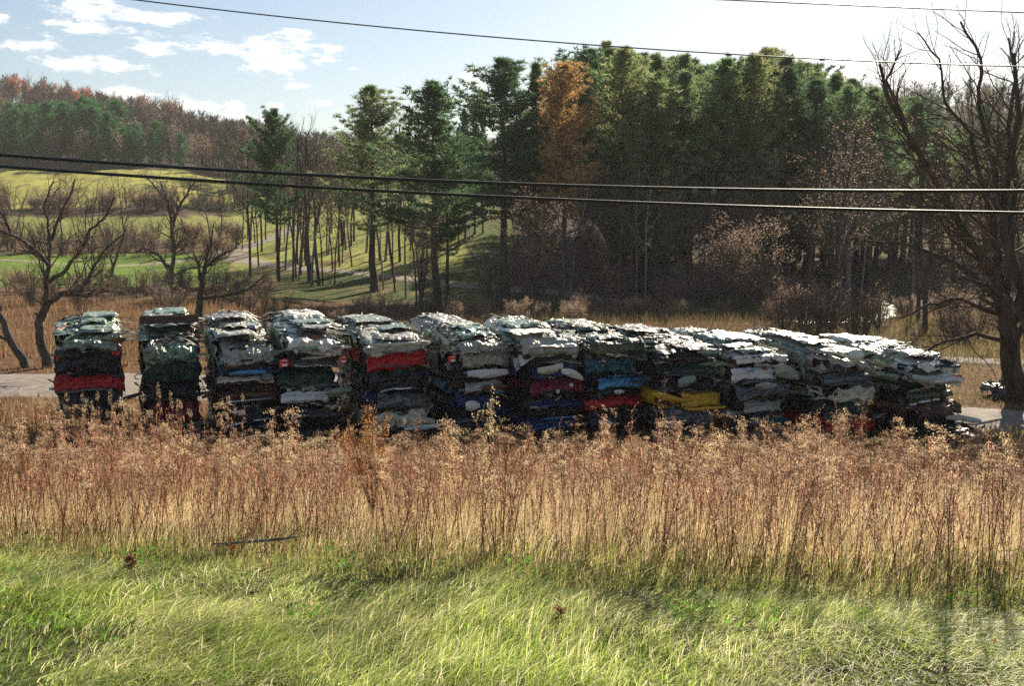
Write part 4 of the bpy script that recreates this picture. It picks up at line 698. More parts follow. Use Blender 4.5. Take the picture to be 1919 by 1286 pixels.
# px of the near face centre, near-face px of top front edge, layers: (colour, second, height, lid, lid_h, lid_w, lid_x, lights, bumper, plate, extra, words)
D = dict
CARS = [
 (162, 612, [D(c='pale green', s='silver', h=.26, t='pale green flattened car with one long flat dull roof panel'), D(c='black', s='teal', h=.46, L=[(-.62, .38, .16, .16, 0), (.42, .36, .14, .16, 0), (.68, .45, .2, .16, 0)], t='black crushed car with three small red tail lights'),
             D(c='red', h=.40, lid='red', lh=.34, lw=1.65, t='bright red crushed car'), D(c='black', s='dark green', h=.58, t='black crushed car'), D(c='dark green', s='black', h=.6, t='dark green crushed car')]),
 (320, 608, [D(c='pale green', s='brown', h=.62, X=multi(rolled_roof, X('dented_lid', 'olive', (-.4, 0, .12), .95, .17, seed=3)), t='green crushed car with rolled brown panel on its roof'), D(c='dark green', s='black', h=.45, t='very dark green crushed car with crackled glass'),
             D(c='black', s='brown', h=.42, X=multi(X('torn_fender', 'black', (-1.15, .1, .12), .5, .1, seed=5, d=(1, 0, .25)), X('torn_fender', 'brown', (.75, .1, .05), .35, .12, seed=6, d=(1, 0, .4))), t='black crushed car with a bent strip poking out each side'),
             D(c='maroon', s='black', h=.5, t='dull maroon crushed car'), D(c='pale green', s='grey', h=.55, lid='grey', lh=.2, t='grey green crushed car with pale shattered glass')]),
 (460, 610, [D(c='silver', s='pale green', h=.66, t='silver green crushed car with rounded crumpled front'), D(c='grey', s='dark blue', h=.42, lid='cream', lh=.16, lw=1.4, pz=.12, X=multi(X('bent_trim', 'light blue', (-.4, .0, .3), .9, .12, seed=8), X('bent_trim', 'grey', (.35, -.02, .16), .3, .22, seed=9)), t='blue grey crushed car with a long cream bumper strip'),
             D(c='brown', s='black', h=.42, lid='brown', lh=.14, t='brownish red crushed car'), D(c='black', s='grey', h=.45, plate=(-.25, .3), t='black crushed car with a small white licence plate'), D(c='dark blue', s='grey', h=.6, lid='grey', lh=.14, t='blue grey crushed car with long dull strip')]),
 (585, 604, [D(c='white', s='silver', h=.48, X=X('folded_bonnet', 'pale green', (-.6, -.02, .12), 1.2, .14, seed=11), t='white and silver crushed car with heavily torn roof'), D(c='dark green', s='silver', h=.36, lid='bumper_dark', lh=.2, lw=1.2, pz=.16, L=[(-.74, .17, .24, .22, 1), (.74, .19, .22, .2, 1)], X=X('chrome_strip', 'cream', (-.35, -.08, .29), .75, .06, seed=12), t='dark green crushed car with two red and white tail lights'),
             D(c='dark green', s='olive', h=.42, t='moss green crushed car'), D(c='white', s='black', h=.42, lid='bumper_white', lh=.24, lw=1.2, lx=-.25, X=X('folded_door_skin', 'pale green', (.25, -.02, .32), .65, .2, seed=14, droop=-.05), t='crushed car with a long white bumper skin'),
             D(c='grey', s='steel' if 0 else 'black', h=.5, lid='grey', lh=.12, t='grey crushed car showing tangled ribs'), D(c='black', h=.5, t='black crushed car')]),
 (742, 618, [D(c='silver', s='grey', h=.32, X=X('torn_roof_edge', 'cream', (-.7, -.02, .2), 1.5, .1, seed=15), t='dark silver crushed car with ripped open roof'), D(c='red', s='grey', h=.42, lid='red', lh=.40, lw=1.5, sk=.04, X=X('bent_trim', 'cream', (-.7, -.05, .4), .3, .14, seed=17), t='bright red crushed car with ridged tailgate'), D(c='black', s='dark blue', h=.55, t='blue black crushed car'),
             D(c='grey', s='dark blue', h=.45, t='dark grey blue crushed car'), D(c='cream', s='pale green', h=.5, X=multi(X('folded_fender', 'cream', (-.1, -.05, .28), 1., .2, seed=19, droop=.1), X('folded_fender', 'white', (.1, -.1, .05), .9, .14, seed=20, droop=-.06), X('bent_strut', 'tan', (.55, -.1, .15), .35, .1, d=(.5, 0, 1), seed=21), lambda *a: ring_hose(*a, x=.85, z=.12, rad=.14, mat='chrome')), t='pale green crushed car with folded cream fenders'), D(c='teal', s='black', h=.5, lid='grey', lh=.12, t='dark teal crushed car')]),
 (892, 614, [D(c='silver', s='white', h=.4, t='silver crushed car with sharp torn roof ribs'), D(c='silver', s='grey', h=.7, lid='silver', lh=.34, lw=1.25, lx=.25, pz=.5, L=[(-.66, .54, .2, .18, 1)], X=multi(X('rear_bumper', 'bumper_white', (-.3, -.02, .14), 1.1, .24, seed=23), X('hanging_strip', 'tan', (-.25, -.12, .66), .3, .12, d=(.3, 0, -1), seed=24)), t='silver crushed car with trunk lid and one red light'),
             D(c='light blue', s='rusty' if 0 else 'brown', h=.4, lid='silver', lh=.24, lw=1.0, lx=.1, X=X('rust_patch_panel', 'rusty', (0, -.14, .2), .7, .14, seed=25), t='pale blue crushed car with rust streaked panel'), D(c='dark blue', s='black', h=.42, X=X('torn_panel', 'white', (-.45, -.08, .2), .38, .26, seed=26), t='dark blue crushed car with a torn white scrap'),
             D(c='dark blue', h=.45, s='black', lid='grey', lh=.1, t='blue black crushed car with a grey strip'), D(c='black', h=.5, t='black crushed car')]),
 (1035, 616, [D(c='white', s='silver', h=.66, lid='silver', lh=.36, lw=1.5, t='white crushed car with bulging dented tail, brightest of the row'), D(c='dark blue', s='black', h=.36, X=multi(X('torn_panel', 'cream', (-.55, -.06, .22), .7, .22, seed=28, droop=-.1), X('torn_panel', 'white', (.1, -.08, .2), .6, .24, seed=29, droop=.1, d=(1, 0, -.2))), t='dark crushed car with two torn cream panels'),
              D(c='maroon', s='maroon', h=.4, lid='maroon', lh=.3, lw=1.5, X=lambda e, r, T, W_, L_: [dot(e, -.05, .1, L_), dot(e, .32, .24, L_)], t='purple maroon crushed car with two round white spots'), D(c='dark blue', s='black', h=.45, lid='dark blue', lh=.14, t='dark blue crushed car with long creases'),
              D(c='dark blue', s='grey', h=.55, lid='dark blue', lh=.34, X=X('chrome_strip', 'light blue', (-.4, -.12, .45), .9, .05, seed=31), t='blue crushed car with pale crease lines'), D(c='grey', h=.4, s='dark blue', lid='grey', lh=.16, t='grey blue crushed car')]),
 (1152, 626, [D(c='olive', s='black', h=.34, lid='olive', lh=.3, lw=1.55, t='dark olive crushed car with smooth sagging lid'), D(c='teal', s='black', h=.36, X=lambda *a: ring_hose(*a, x=-.35, z=.3, rad=.08, mat='chrome'), t='dark teal crushed car with a loop of bright hose'), D(c='light blue', s='dark blue', h=.4, lid='light blue', lh=.24, lw=1.3, lx=.1, X=X('torn_panel', 'white', (-.2, -.1, .0), .28, .12, seed=33), t='light blue crushed car'),
              D(c='red', s='black', h=.4, lid='red', lh=.22, lw=1.15, lx=.22, X=X('bent_fender', 'red', (-.85, -.02, .18), .45, .26, seed=34), t='vivid red crushed car'), D(c='black', s='maroon', h=.42, X=X('torn_panel', 'white', (-.55, -.05, .22), .3, .14, seed=35), t='black crushed car with a small white scrap'), D(c='maroon', s='grey', h=.45, lid='maroon', lh=.14, X=X('bent_trim', 'pale green', (-.4, -.12, .05), .7, .1, seed=36), t='dull maroon crushed car with grey green strip')]),
 (1290, 636, [D(c='black', s='silver', h=.36, X=X('torn_roof_edge', 'pale green', (.1, -.04, .2), .7, .12, seed=38), t='black crushed car with shiny torn roof'), D(c='dark green', s='black', h=.42, lid='dark green', lh=.2, t='bottle green crushed car'), D(c='black', s='grey', h=.38, X=X('torn_panel', 'pale green', (-.4, -.06, .22), .5, .26, seed=39, d=(1, 0, .2)), t='black crushed car with a crumpled grey green flap'),
              D(c='yellow', s='black', h=.48, lid='yellow', lh=.36, lw=1.1, lx=.3, sk=-.02, X=multi(X('folded_fender', 'yellow', (-1.15, .0, .42), 1.0, .16, seed=41, d=(1, 0, -.22)), X('bumper_strip', 'yellow', (-.3, -.12, .02), 1.2, .1, seed=42)), t='mustard yellow crushed car'), D(c='grey', s='black', h=.55, t='dark grey crushed car'), D(c='black', s='dark green', h=.6, t='black crushed car')]),
 (1432, 640, [D(c='white', s='silver', h=.36, t='white crushed car with smooth glaring roof'), D(c='white', s='tan', h=.48, lid='bumper_white', lh=.26, lw=1.3, lx=-.3, L=[(-.05, .3, .2, .08, 0)], X=X('torn_panel', 'silver', (.2, -.06, .3), .7, .34, seed=44, droop=.15), t='white crushed car with a curved bumper and small red lens'), D(c='grey', s='olive', h=.5, X=X('torn_panel', 'silver', (-.3, -.05, .36), .6, .16, seed=45), t='grey crushed car with ribbed dark side'),
              D(c='silver', s='brown', h=.42, lid='silver', lh=.26, lw=1.05, lx=.1, t='speckled silver crushed car'), D(c='teal', s='grey', h=.42, lid='teal', lh=.16, t='dark teal crushed car'), D(c='grey', s='silver', h=.5, X=multi(X('bent_strut', 'silver', (-.6, -.05, .3), .8, .07, seed=46), X('bent_strut', 'silver', (-.5, -.08, .1), .7, .07, seed=47, d=(1, 0, .2))), t='grey crushed car with several bright loose struts')]),
 (1590, 644, [D(c='silver', s='tan', h=.5, X=multi(X('bent_strut', 'cream', (-.9, -.1, .5), .8, .07, seed=48, d=(1, 0, -.25)), X('torn_panel', 'white', (-.3, -.1, .35), .45, .3, seed=49)), t='silver crushed car with a raised white torn fin'), D(c='brown', s='grey', h=.5, lid='grey', lh=.2, t='grey brown crushed car'), D(c='cream', s='brown', h=.42, lid='cream', lh=.32, lw=1.15, lx=.2, X=lambda *a: ring_hose(*a, x=-.45, z=.2, rad=.17, mat='silver'), t='cream crushed car with a curved wheel arch'),
              D(c='dark green', s='olive', h=.45, t='dull green crushed car'), D(c='red', s='grey', h=.42, lid='red', lh=.28, lw=1.5, t='faded red crushed car'), D(c='black', s='grey', h=.5, t='black crushed car')]),
 (1752, 656, [D(c='white', s='silver', h=.45, t='white crushed car with long glaring roof'), D(c='pale green', s='white', h=.45, lid='bumper_white', lh=.2, lw=1.0, lx=.3, L=[(.62, .22, .3, .1, 0)], X=X('torn_panel', 'silver', (-.9, -.04, .3), .7, .2, seed=51, d=(1, 0, -.15)), t='pale green crushed car with white bumper and red light'), D(c='olive', s='dark green', h=.5, lid='olive', lh=.14, t='olive green crushed car'),
              D(c='brown', s='black', h=.45, t='dark brown crushed car'), D(c='black', s='brown', h=.45, X=multi(X('torn_bonnet', 'cream', (.2, -.1, .38), .95, .16, seed=53, droop=.12, d=(1, -.2, 0))), t='black crushed car with a pale panel sticking out right'), D(c='brown', s='black', h=.5, t='dark brown crushed car')])]
def dot(e, x, z, L_):
    b = MB(); b.tube([(x, -L_/2-.2, z), (x, -L_/2-.225, z)], .05, 12); b.add([(x+.05*math.cos(t), -L_/2-.225, z+.05*math.sin(t)) for t in np.linspace(0, 6.28, 13)[:-1]], [[0, i, i+1] for i in range(1, 11)]); b.build('round_cap', [CM['bumper_white']], e)
AX = R(20)          # long axis turned to the left, away from us
def cars():
    seed = 1
    for si, (px, pt, lay) in enumerate(CARS):
        Yf = 27.0+(.15 if si % 2 else -.1); topz = at(px, pt, Yf).z; x = at(px, pt, Yf).x; g = hz1(x, Yf); lay = [dict(lay[0], h=lay[0]['h']+.22)]+lay[1:]; H = sum(l['h'] for l in lay); base = topz-g; sc = base/H
        dirv = Vector((-math.sin(AX), math.cos(AX), 0)); z = topz; rr = random.Random(si*5+2)
        for k, l in enumerate(lay):
            T = l['h']*sc; z -= T; L_ = rr.uniform(3.8, 4.4); jx = rr.gauss(0, .025); W_ = rr.uniform(1.46, 1.58) if si in (0, 4, 5, 6, 7, 8, 9, 10, 11) else rr.uniform(1.36, 1.46)
            c = Vector((x+jx, Yf, 0))+dirv*(L_/2+rr.gauss(0, .05)); n = len(lay); pos = POS[k]
            lab = l['t']+', '+('bottom of ' if k == n-1 else pos+' down ' if k else 'top of ')+STK[si]
            if len(lab.split()) > 16: lab = l['t'].replace('crushed car', 'wreck')+', '+('bottom of ' if k == n-1 else pos+' down ' if k else 'top of ')+STK[si]
            e = crushed_car('crushed_car', seed, l['c'], T, W_, L_, l.get('s'), l.get('lid'), l.get('lh', .2), l.get('lw', 1.45), l.get('lx', 0), l.get('L'), None, k == 0, l.get('plate'), l.get('X'),
                            (c.x, c.y, z), AX+rr.gauss(0, R(1.2)), rr.gauss(0, .006), l.get('pz'), skew=l.get('sk', 0))
            tag(e, lab, 'crushed car', 'crushed cars in stacks'); seed += 1
cars()
# scrap lying beside the last stack
def scrap(px, Y, mat, L, label, seed):
    r = random.Random(seed); b = MB(); p = at(px, 700, Y); g = hz1(p.x, Y)
    for i in range(26): strip(b, r, (r.gauss(0, L*.3), r.gauss(0, .3), r.uniform(.05, .5)), (r.gauss(0, 1), r.gauss(0, .4), r.gauss(0, .3)), L*r.uniform(.3, .8), r.uniform(.08, .3), r.randrange(3), .4)
    sheet(b, .5, L*.4, .3, .1, seed, 0, 16, 16, .25); tag(b.build('scrap_metal', [CM[mat], CM['under'], CM['rusty']], loc=(p.x, Y, g)), label, 'scrap metal')
scrap(1800, 27.2, 'brown', 1.3, 'heap of torn brown scrap on the ground right of the rightmost stack', 3)
scrap(1870, 35, 'grey', .9, 'low heap of grey rubble and scrap beside the gravel road at the right', 4)

# ------------------------------------------------------------------ grass and weeds
def blades(b, rs, X, Y, H, Wd, lean, az, cols, S=3, z=None, droop=.5):
    """N tapering blades; lean is the horizontal reach as a share of H"""
    n = len(X); Z = hz(X, Y)-.02 if z is None else z; fa = rs.uniform(0, 2*math.pi, n)*.5+az; sx, sy = -np.sin(fa), np.cos(fa); V = []
    for k in range(S+1):
        t = k/S; hor = H*lean*t**1.8; up = H*(t-droop*lean*t*t*.6); w = Wd*(1-t)**.7*.5
        cx = X+np.cos(az)*hor; cy = Y+np.sin(az)*hor; cz = Z+up
        if k < S: V += [np.stack([cx-sx*w, cy-sy*w, cz], 1), np.stack([cx+sx*w, cy+sy*w, cz], 1)]
        else: V.append(np.stack([cx, cy, cz], 1))
    V = np.stack(V, 1); m = V.shape[1]; base = np.arange(n)[:, None]*m
    f4 = np.concatenate([base+np.array([[2*k, 2*k+1, 2*k+3, 2*k+2]]) for k in range(S-1)]) if S > 1 else None
    b.add(V.reshape(-1, 3), base+np.array([[2*S-2, 2*S-1, 2*S]]), f4, 0, np.repeat(cols, m, 0))
def pick(rs, n, pal, p, var=.25): return np.array(pal)[rs.choice(len(pal), n, p=p)]*(1+rs.uniform(-var, var, (n, 1)))
def wl(X): return 9.1-.15*X
GP = [[.34, .46, .08], [.47, .57, .14], [.21, .33, .055], [.66, .64, .30], [.80, .75, .48]]
def lawn():
    rs = np.random.RandomState(1); n = 190000; X = rs.uniform(-6.2, 6.2, n); Y = rs.uniform(5.4, 11, n); k = (Y < wl(X)+.5+.4*n2(X, Y, 1.5, 3)); k &= ~((X < -2.9+.3*n2(X, Y, 2, 3)) & (Y < 7.75) & (rs.rand(n) < .75)); X, Y = X[k], Y[k]; n = len(X)
    tu = n2(X, Y, 1.3, 21, 2); tv = n2(X, Y, .8, 31, 2); H = rs.uniform(.06, .23, n)*(1+1.1*tu)*np.clip((wl(X)+.3-Y)*1.2, .45, 1); az = -.5+1.7*n2(X, Y, .8, 41, 2)+rs.normal(0, .75, n)
    dry = np.clip(.6+1.5*n2(X, Y, 1.1, 51, 3)+.03*X, 0, 1); g = pick(rs, n, GP, [.36, .24, .22, .1, .08]); d = pick(rs, n, GP, [.12, .26, .04, .30, .28]); cols = np.where((rs.rand(n) < dry)[:, None], d, g)
    lean = np.clip(1.15+.7*tv+rs.normal(0, .45, n), .1, 1.9); fl = rs.rand(n) < .10; lean[fl] = 2.2; H[fl] *= .7; cols[fl] = pick(rs, fl.sum(), [[.72, .66, .40], [.58, .52, .26], [.45, .36, .16]], [.4, .35, .25]); b = MB(); blades(b, rs, X, Y, H, rs.uniform(.004, .011, n), lean, az, cols, 3, droop=.58)
    tag(b.build('lawn_grass', M['grass']), 'windswept green and straw coloured grass in the foreground', 'grass', kind='stuff')
lawn()
SP = [[.70, .55, .31], [.60, .44, .24], [.80, .68, .45], [.44, .38, .15], [.42, .24, .13]]
def straw():
    rs = np.random.RandomState(2); n = 110000; Y = 8+rs.rand(n)**1.3*15; X = rs.uniform(-1, 1, n)*(Y*.62+1.2); k = Y > wl(X)-.25+.3*n2(X, Y, 1.4, 6); X, Y = X[k], Y[k]; n = len(X)
    dep = np.clip((Y-wl(X))/2.2, 0, 1); H = rs.uniform(.16, .5, n)*(.5+.5*dep)*(1+.35*n2(X, Y, .8, 7, 2)); az = -.2+rs.normal(0, 1.1, n)
    gr = pick(rs, n, [[.20, .26, .05], [.30, .34, .09], [.42, .40, .14], [.5, .42, .18]], [.3, .3, .2, .2]); st = pick(rs, n, SP, [.3, .25, .2, .1, .15]); f = rs.rand(n) < np.clip(.95-dep*1.1, .05, 1); cols = np.where(f[:, None], gr, st)
    b = MB(); blades(b, rs, X, Y, H, rs.uniform(.004, .009, n)*(1+np.clip((Y-12)/10, 0, 1.5)), np.abs(rs.normal(.5, .35, n)), az, cols, 3)
    tag(b.build('straw_grass', M['grass']), 'pale dry grass standing between the weeds', 'grass', kind='stuff')
straw()
def field_grass():
    rs = np.random.RandomState(4); n = 95000; Y = 22+rs.rand(n)**1.4*50; X = rs.uniform(-1, 1, n)*(Y*.62+3)
    # keep clear of the gravel road
    ry = np.interp(X, [-60, -30, -15, 0, 9, 13, 18, 26, 45], [40.5, 38.5, 37.5, 36.5, 33, 31, 29.3, 28, 26]); k = np.abs(Y-ry) > 2.6+.4*rs.randn(n); X, Y = X[k], Y[k]; n = len(X)
    right = X/Y > .32; cols = pick(rs, n, [[.27, .155, .08], [.34, .21, .10], [.20, .11, .06], [.42, .30, .15]], [.35, .3, .2, .15], .3); cols[right] = pick(rs, right.sum(), [[.24, .17, .08], [.16, .17, .05], [.34, .26, .14]], [.4, .3, .3])
    mid = (X/Y > -.12) & (X/Y <= .32) & (Y > 44+3*n2(X, Y, .2, 3)); cols[mid] = pick(rs, mid.sum(), [[.17, .11, .06], [.13, .13, .045], [.22, .15, .08]], [.4, .3, .3])  # dark scrub colours behind the stacks, with pine shade painted in
    H = rs.uniform(.3, .8, n)*(1+.5*n2(X, Y, .25, 7, 2))*np.where((Y > 31) & (Y < 44), .35, 1)
    b = MB(); blades(b, rs, X, Y, H, rs.uniform(.02, .05, n), np.abs(rs.normal(.35, .25, n)), rs.uniform(0, 6.28, n), cols, 2)
    tag(b.build('meadow_grass', M['weed']), 'rusty dry meadow grass around the stacks and beyond the road', 'grass', kind='stuff')
field_grass()
STEM = [.30, .15, .07]; LEAFC = [.52, .28, .16]; TAN = [.88, .68, .42]
def weed_plant(seed, h, kind):
    """one dry stalk: stem with hanging withered leaves, and its seed head"""
    r = random.Random(seed); rs = np.random.RandomState(seed); s = MB(); hd = MB(); n = 9; d = Vector((r.gauss(0, .08), r.gauss(0, .08), 1)).normalized(); p = Vector((0, 0, -.05)); pts = [p.copy()]
    for i in range(n): d = (d+Vector((r.gauss(0, .035), r.gauss(0, .035), 0))).normalized(); p = p+d*h/n; pts.append(p.copy())
    P = np.array([tuple(q) for q in pts]); sc = np.array(STEM)*r.uniform(.7, 1.3); s.tube(P, np.linspace(.0045, .002, n+1), 4, 0, sc)
    def onst(t): k = min(int(t*n), n-1); return P[k]+(P[k+1]-P[k])*(t*n-k)
    lc = []; 
    for i in range(int(34*h)):
        t = r.uniform(.22, .9)**.8; a = r.random()*6.28; q = onst(t); ln = r.uniform(.04, .09); o = np.array([math.cos(a), math.sin(a), 0]); dn = r.uniform(-1.1, .1)
        q1 = q+o*ln*.5+[0, 0, .01]; q2 = q+o*ln*.75+[0, 0, dn*ln]; w = np.array([-o[1], o[0], 0])*r.uniform(.003, .008); c = np.array(LEAFC)*r.uniform(.6, 1.4)
        s.add([q-w*.4, q+w*.4, q1+w, q1-w, q2], [[3, 2, 4]], [[0, 1, 2, 3]], 0, c)
    def fluff(c, m, sz, col, bias=None): c = np.array(c)+rs.normal(0, 1, (m, 3))*sz*.55; tris(hd, rs, c, sz*.8, 0, .5, np.array(col)*rs.uniform(.7, 1.3, (m, 1)), bias)
    tip = P[-1]; tc = np.array(TAN)*r.uniform(.8, 1.15)
    if kind == 'plume':
        wind = r.uniform(0, 6.28)
        for i in range(r.randint(7, 11)):
            t = r.uniform(.74, 1); q = onst(t); a = wind+r.gauss(0, 1.2); L = r.uniform(.06, .16)*(1.3-t*.5); qs = [q]
            for k in range(5): f = (k+1)/5; qs.append(q+np.array([math.cos(a)*L*f, math.sin(a)*L*f, L*(1.0*f-1.0*f*f)]))
            hd.tube(qs, .0018, 3, 0, sc)
            for k in range(1, 6): fluff(qs[k]+[0, 0, .008], 6, .026, tc)
        fluff(tip, 10, .025, tc)
    elif kind == 'umbel':
        for i in range(r.randint(6, 10)):
            t = r.uniform(.75, .97); q = onst(t); a = r.random()*6.28; L = r.uniform(.06, .17); e = q+np.array([math.cos(a)*L*.75, math.sin(a)*L*.75, (1-t)*h*.8+r.uniform(0, .04)]); hd.tube([q, (q+e)/2+[0, 0, -.01], e], .0018, 3, 0, sc)
            for k in range(6): f = e+np.array([r.gauss(0, .02), r.gauss(0, .02), .012]); hd.tube([e-[0, 0, .01], f], .001, 3, 0, sc); fluff(f, 4, .013, tc)
    elif kind == 'pod':
        for k in range(46): t = r.random(); a = r.random()*6.28; rr = .022*math.sin(math.pi*(t*.85+.12))**.7; fluff(tip+np.array([math.cos(a)*rr, math.sin(a)*rr, t*.085-.02]), 2, .013, tc*1.1)
    elif kind == 'bushy':
        for i in range(16):
            t = r.uniform(.45, 1); q = onst(t); a = r.random()*6.28; L = r.uniform(.05, .17)*(1.4-t); e = q+np.array([math.cos(a)*L, math.sin(a)*L, L*1.1]); hd.tube([q, e], .0018, 3, 0, sc)
            for k in range(5): fluff(q+(e-q)*(k+1)/5, 3, .012, np.array([.46, .24, .13]) if k % 2 else tc)
    return s, hd
KINDS = ['plume', 'umbel', 'pod', 'bushy']; WD = {}
for ki, kd in enumerate(KINDS):
    WD[kd] = []
    for j in range(6): s_, h_ = weed_plant(200+ki*10+j, 1.2, kd); WD[kd].append((s_, h_, s_.mesh('stem', [M['weed']], True), h_.mesh('seed_head', [M['weed']])))
NAMES = {'plume': ('goldenrod_stalk', 'dry goldenrod stalk with tan plume at the front of the weeds', 'goldenrod stalks'), 'umbel': ('flat_topped_weed', 'dry weed with flat tan flower clusters at the front of the weeds', 'flat topped weeds'),
         'pod': ('teasel_stalk', 'dry stalk with egg shaped fluffy head at the left of the weeds', 'egg headed stalks'), 'bushy': ('dry_aster', 'branching brown dry weed at the front of the weeds', 'branching brown weeds')}
def weeds():
    r = random.Random(77)
    def one(kd, x, y, h, label=None, group=True, ln=None):
        s_, h_, ms, mh = r.choice(WD[kd]); nm, lb, gp = NAMES[kd]; e = empty(nm, (x, y, hz1(x, y)), r.random()*6.28); k = h/1.2; e.scale = (k**.5, k**.5, k); t = ln or (r.gauss(0, .07), r.gauss(0, .07)); e.rotation_euler = (t[0], t[1], e.rotation_euler[2])
        for nm2, me in (('stem', ms), ('seed_head', mh)): o = bpy.data.objects.new(nm2, me); COL.objects.link(o); o.parent = e
        return tag(e, label or lb, 'dry weed', gp if group else None)
    for i in range(290):
        px = r.uniform(-60, 1990); k = .35+.65*(px/1919); 
        if r.random() > .25+.75*k: continue
        Y = wl((px-959)/F*9)+.15+abs(r.gauss(0, 1))*1.3; x = xof(px, Y); u = r.random(); kd = 'bushy' if u < .4 else 'plume' if u < .68 else 'umbel'
        one(kd, x, Y, r.uniform(.85, 1.2)*(1+.04*(Y-9)) if r.random() > .06 else 1.3, ln=(r.gauss(0, .09), r.gauss(-.05, .12)))
    for i in range(60):
        px = r.uniform(-10, 330)+(r.random()**2*140); Y = r.uniform(14.5, 19); x = xof(px, Y); g = hz1(x, Y); top = at(px, r.uniform(728, 790), Y).z; one('pod', x, Y, max(.5, top-g))
    for kd, px, Y, py, lb in [('plume', 905, 9.6, 712, 'tallest goldenrod stalk, its curled pale plume reaching up to the seventh stack'), ('plume', 862, 10.2, 768, 'pale plumed stalk just left of the tallest goldenrod'), ('plume', 1350, 10.4, 798, 'tall pale plumed stalk below the yellow crushed car'),
                              ('plume', 1868, 9.6, 838, 'pale fluffy plumed stalk by the right edge'), ('plume', 408, 15, 752, 'plumed stalk standing before the third stack from the left'), ('umbel', 572, 12, 768, 'flat topped pale weed before the fourth stack from the left'),
                              ('umbel', 1110, 11, 822, 'flat topped weed before the red and light blue cars')]:
        x = xof(px, Y); g = hz1(x, Y); one(kd, x, Y, (at(px, py, Y).z-g)*1.0, lb, False, (0.0, 0.0))
weeds()
def weed_mass():
    rs = np.random.RandomState(9); B = MB(); arr = []
    for kd in KINDS:
        for s_, h_, _, _ in WD[kd][:4]:
            V = np.concatenate(s_.v+h_.v); C = np.concatenate([np.broadcast_to(c, c.shape) for c in s_.c+h_.c]); ns = s_.n
            f3 = np.concatenate([*s_.f3, *[f+ns for f in h_.f3]]) if (s_.f3 or h_.f3) else np.zeros((0, 3), int); f4 = np.concatenate([*s_.f4, *[f+ns for f in h_.f4]]); arr.append((kd, V, C, f3, f4))
    n = 1800; done = 0; pn = lambda x, y: float(n2(x, y, .55, 61, 2)[0])
    while done < n:
        Y = 9.6+rs.rand()**.85*12.5; px = rs.uniform(-120, 2040); X = xof(px, Y)
        if Y < wl(X)+.7: continue
        i = rs.choice(len(arr), p=np.repeat([.06, .055, .012 if px > 500 else .03, .123 if px > 500 else .105], 4)/np.repeat([.06, .055, .012 if px > 500 else .03, .123 if px > 500 else .105], 4).sum()); kd, V, C, f3, f4 = arr[i]
        pv = pn(X, Y); h = rs.uniform(.48, .92)*(1+.6*pv)*(1.3 if rs.rand() < .11 else 1)*(1.1 if px < 420 else 1)
        if pv < -.15 and rs.rand() < .6: continue
        a = rs.rand()*6.28; c, s = math.cos(a), math.sin(a); l = rs.normal(0, .09, 2); Vt = V@np.array([[c, s, 0], [-s, c, 0], [0, 0, 1]])*[1, 1, h]
        Vt = Vt+np.stack([Vt[:, 2]*l[0], Vt[:, 2]*l[1], Vt[:, 2]*0], 1)+[X, Y, hz1(X, Y)]; B.add(Vt, f3, f4, 0, C*rs.uniform(.75, 1.2)); done += 1
    tag(B.build('weed_stand', M['weed']), 'dense stand of dry brown weeds in front of the stacks', 'weeds', kind='stuff')
weed_mass()
# rusty dock bush, branch, leaves
def dock():
    Y = 12.5; px = 692; x = xof(px, Y); g = hz1(x, Y); H = at(px, 722, Y).z-g; e = empty('rusty_bush', (x, Y, g)); r = random.Random(5); rs = np.random.RandomState(5); T = MB(); C = MB(); cen = []
    for i in range(13):
        a = r.random()*6.28; sp = r.uniform(.05, .42); p = Vector((0, 0, 0)); pts = []; hh = H*(1-sp*.9)
        for k in range(9): f = k/8; pts.append((math.cos(a)*sp*f**1.5, math.sin(a)*sp*f**1.5, hh*f))
        T.tube(pts, np.linspace(.008, .003, 9), 4, 0, [.2, .09, .05])
        for k in range(150): f = r.uniform(.45, 1); q = np.array([np.interp(f*8, range(9), [p_[j] for p_ in pts]) for j in range(3)]); cen.append(q+rs.normal(0, .045*(1.3-f*.6), 3))
    cen = np.array(cen); tris(C, rs, cen, .034, 0, .7, np.array([.52, .24, .10])*rs.uniform(.6, 1.4, (len(cen), 1))); T.build('stem', [M['weed']], e); C.build('seed_head', [M['weed']], e)
    tag(e, 'rust coloured bushy weed standing tall before the fifth stack', 'dry weed')
dock()
def branch():
    b = MB(); pts = [at(px, py, Y)+Vector((0, 0, 0)) for px, py, Y in ((400, 1052, 9.9), (450, 1044, 9.95), (500, 1036, 10), (540, 1022, 10.05), (562, 1010, 10.1))]; P = [(p.x, p.y, hz1(p.x, p.y)+.13+.06*i/4) for i, p in enumerate(pts)]
    b.tube(P, [.008, .014, .017, .013, .005], 6); b.tube([P[3], (P[3][0]+.12, P[3][1], P[3][2]+.12)], [.008, .003], 5); tag(b.build('fallen_branch', [M['bark_pale']], smooth=True), 'bleached fallen branch lying at the foot of the weeds', 'branch')
    for i, (px, py, Y) in enumerate(((432, 1030, 10), (246, 1105, 9.1), (1045, 1170, 7.9))):
        p = at(px, py, Y); g = hz1(p.x, Y); rs = np.random.RandomState(i); b = MB(); tris(b, rs, rs.normal(0, .025, (14, 3))+[0, 0, .12], .09, 0, .8, np.array([.55, .17, .06] if i == 0 else [.25, .13, .07])*rs.uniform(.7, 1.2, (14, 1)))
        tag(b.build('dead_leaf', M['weed'], loc=(p.x, Y, g)), ['orange dead leaf clump beside the bleached branch', 'curled brown dead leaf on the lawn at the left', 'small brown leaf on the lawn near the middle'][i], 'leaf')
branch()
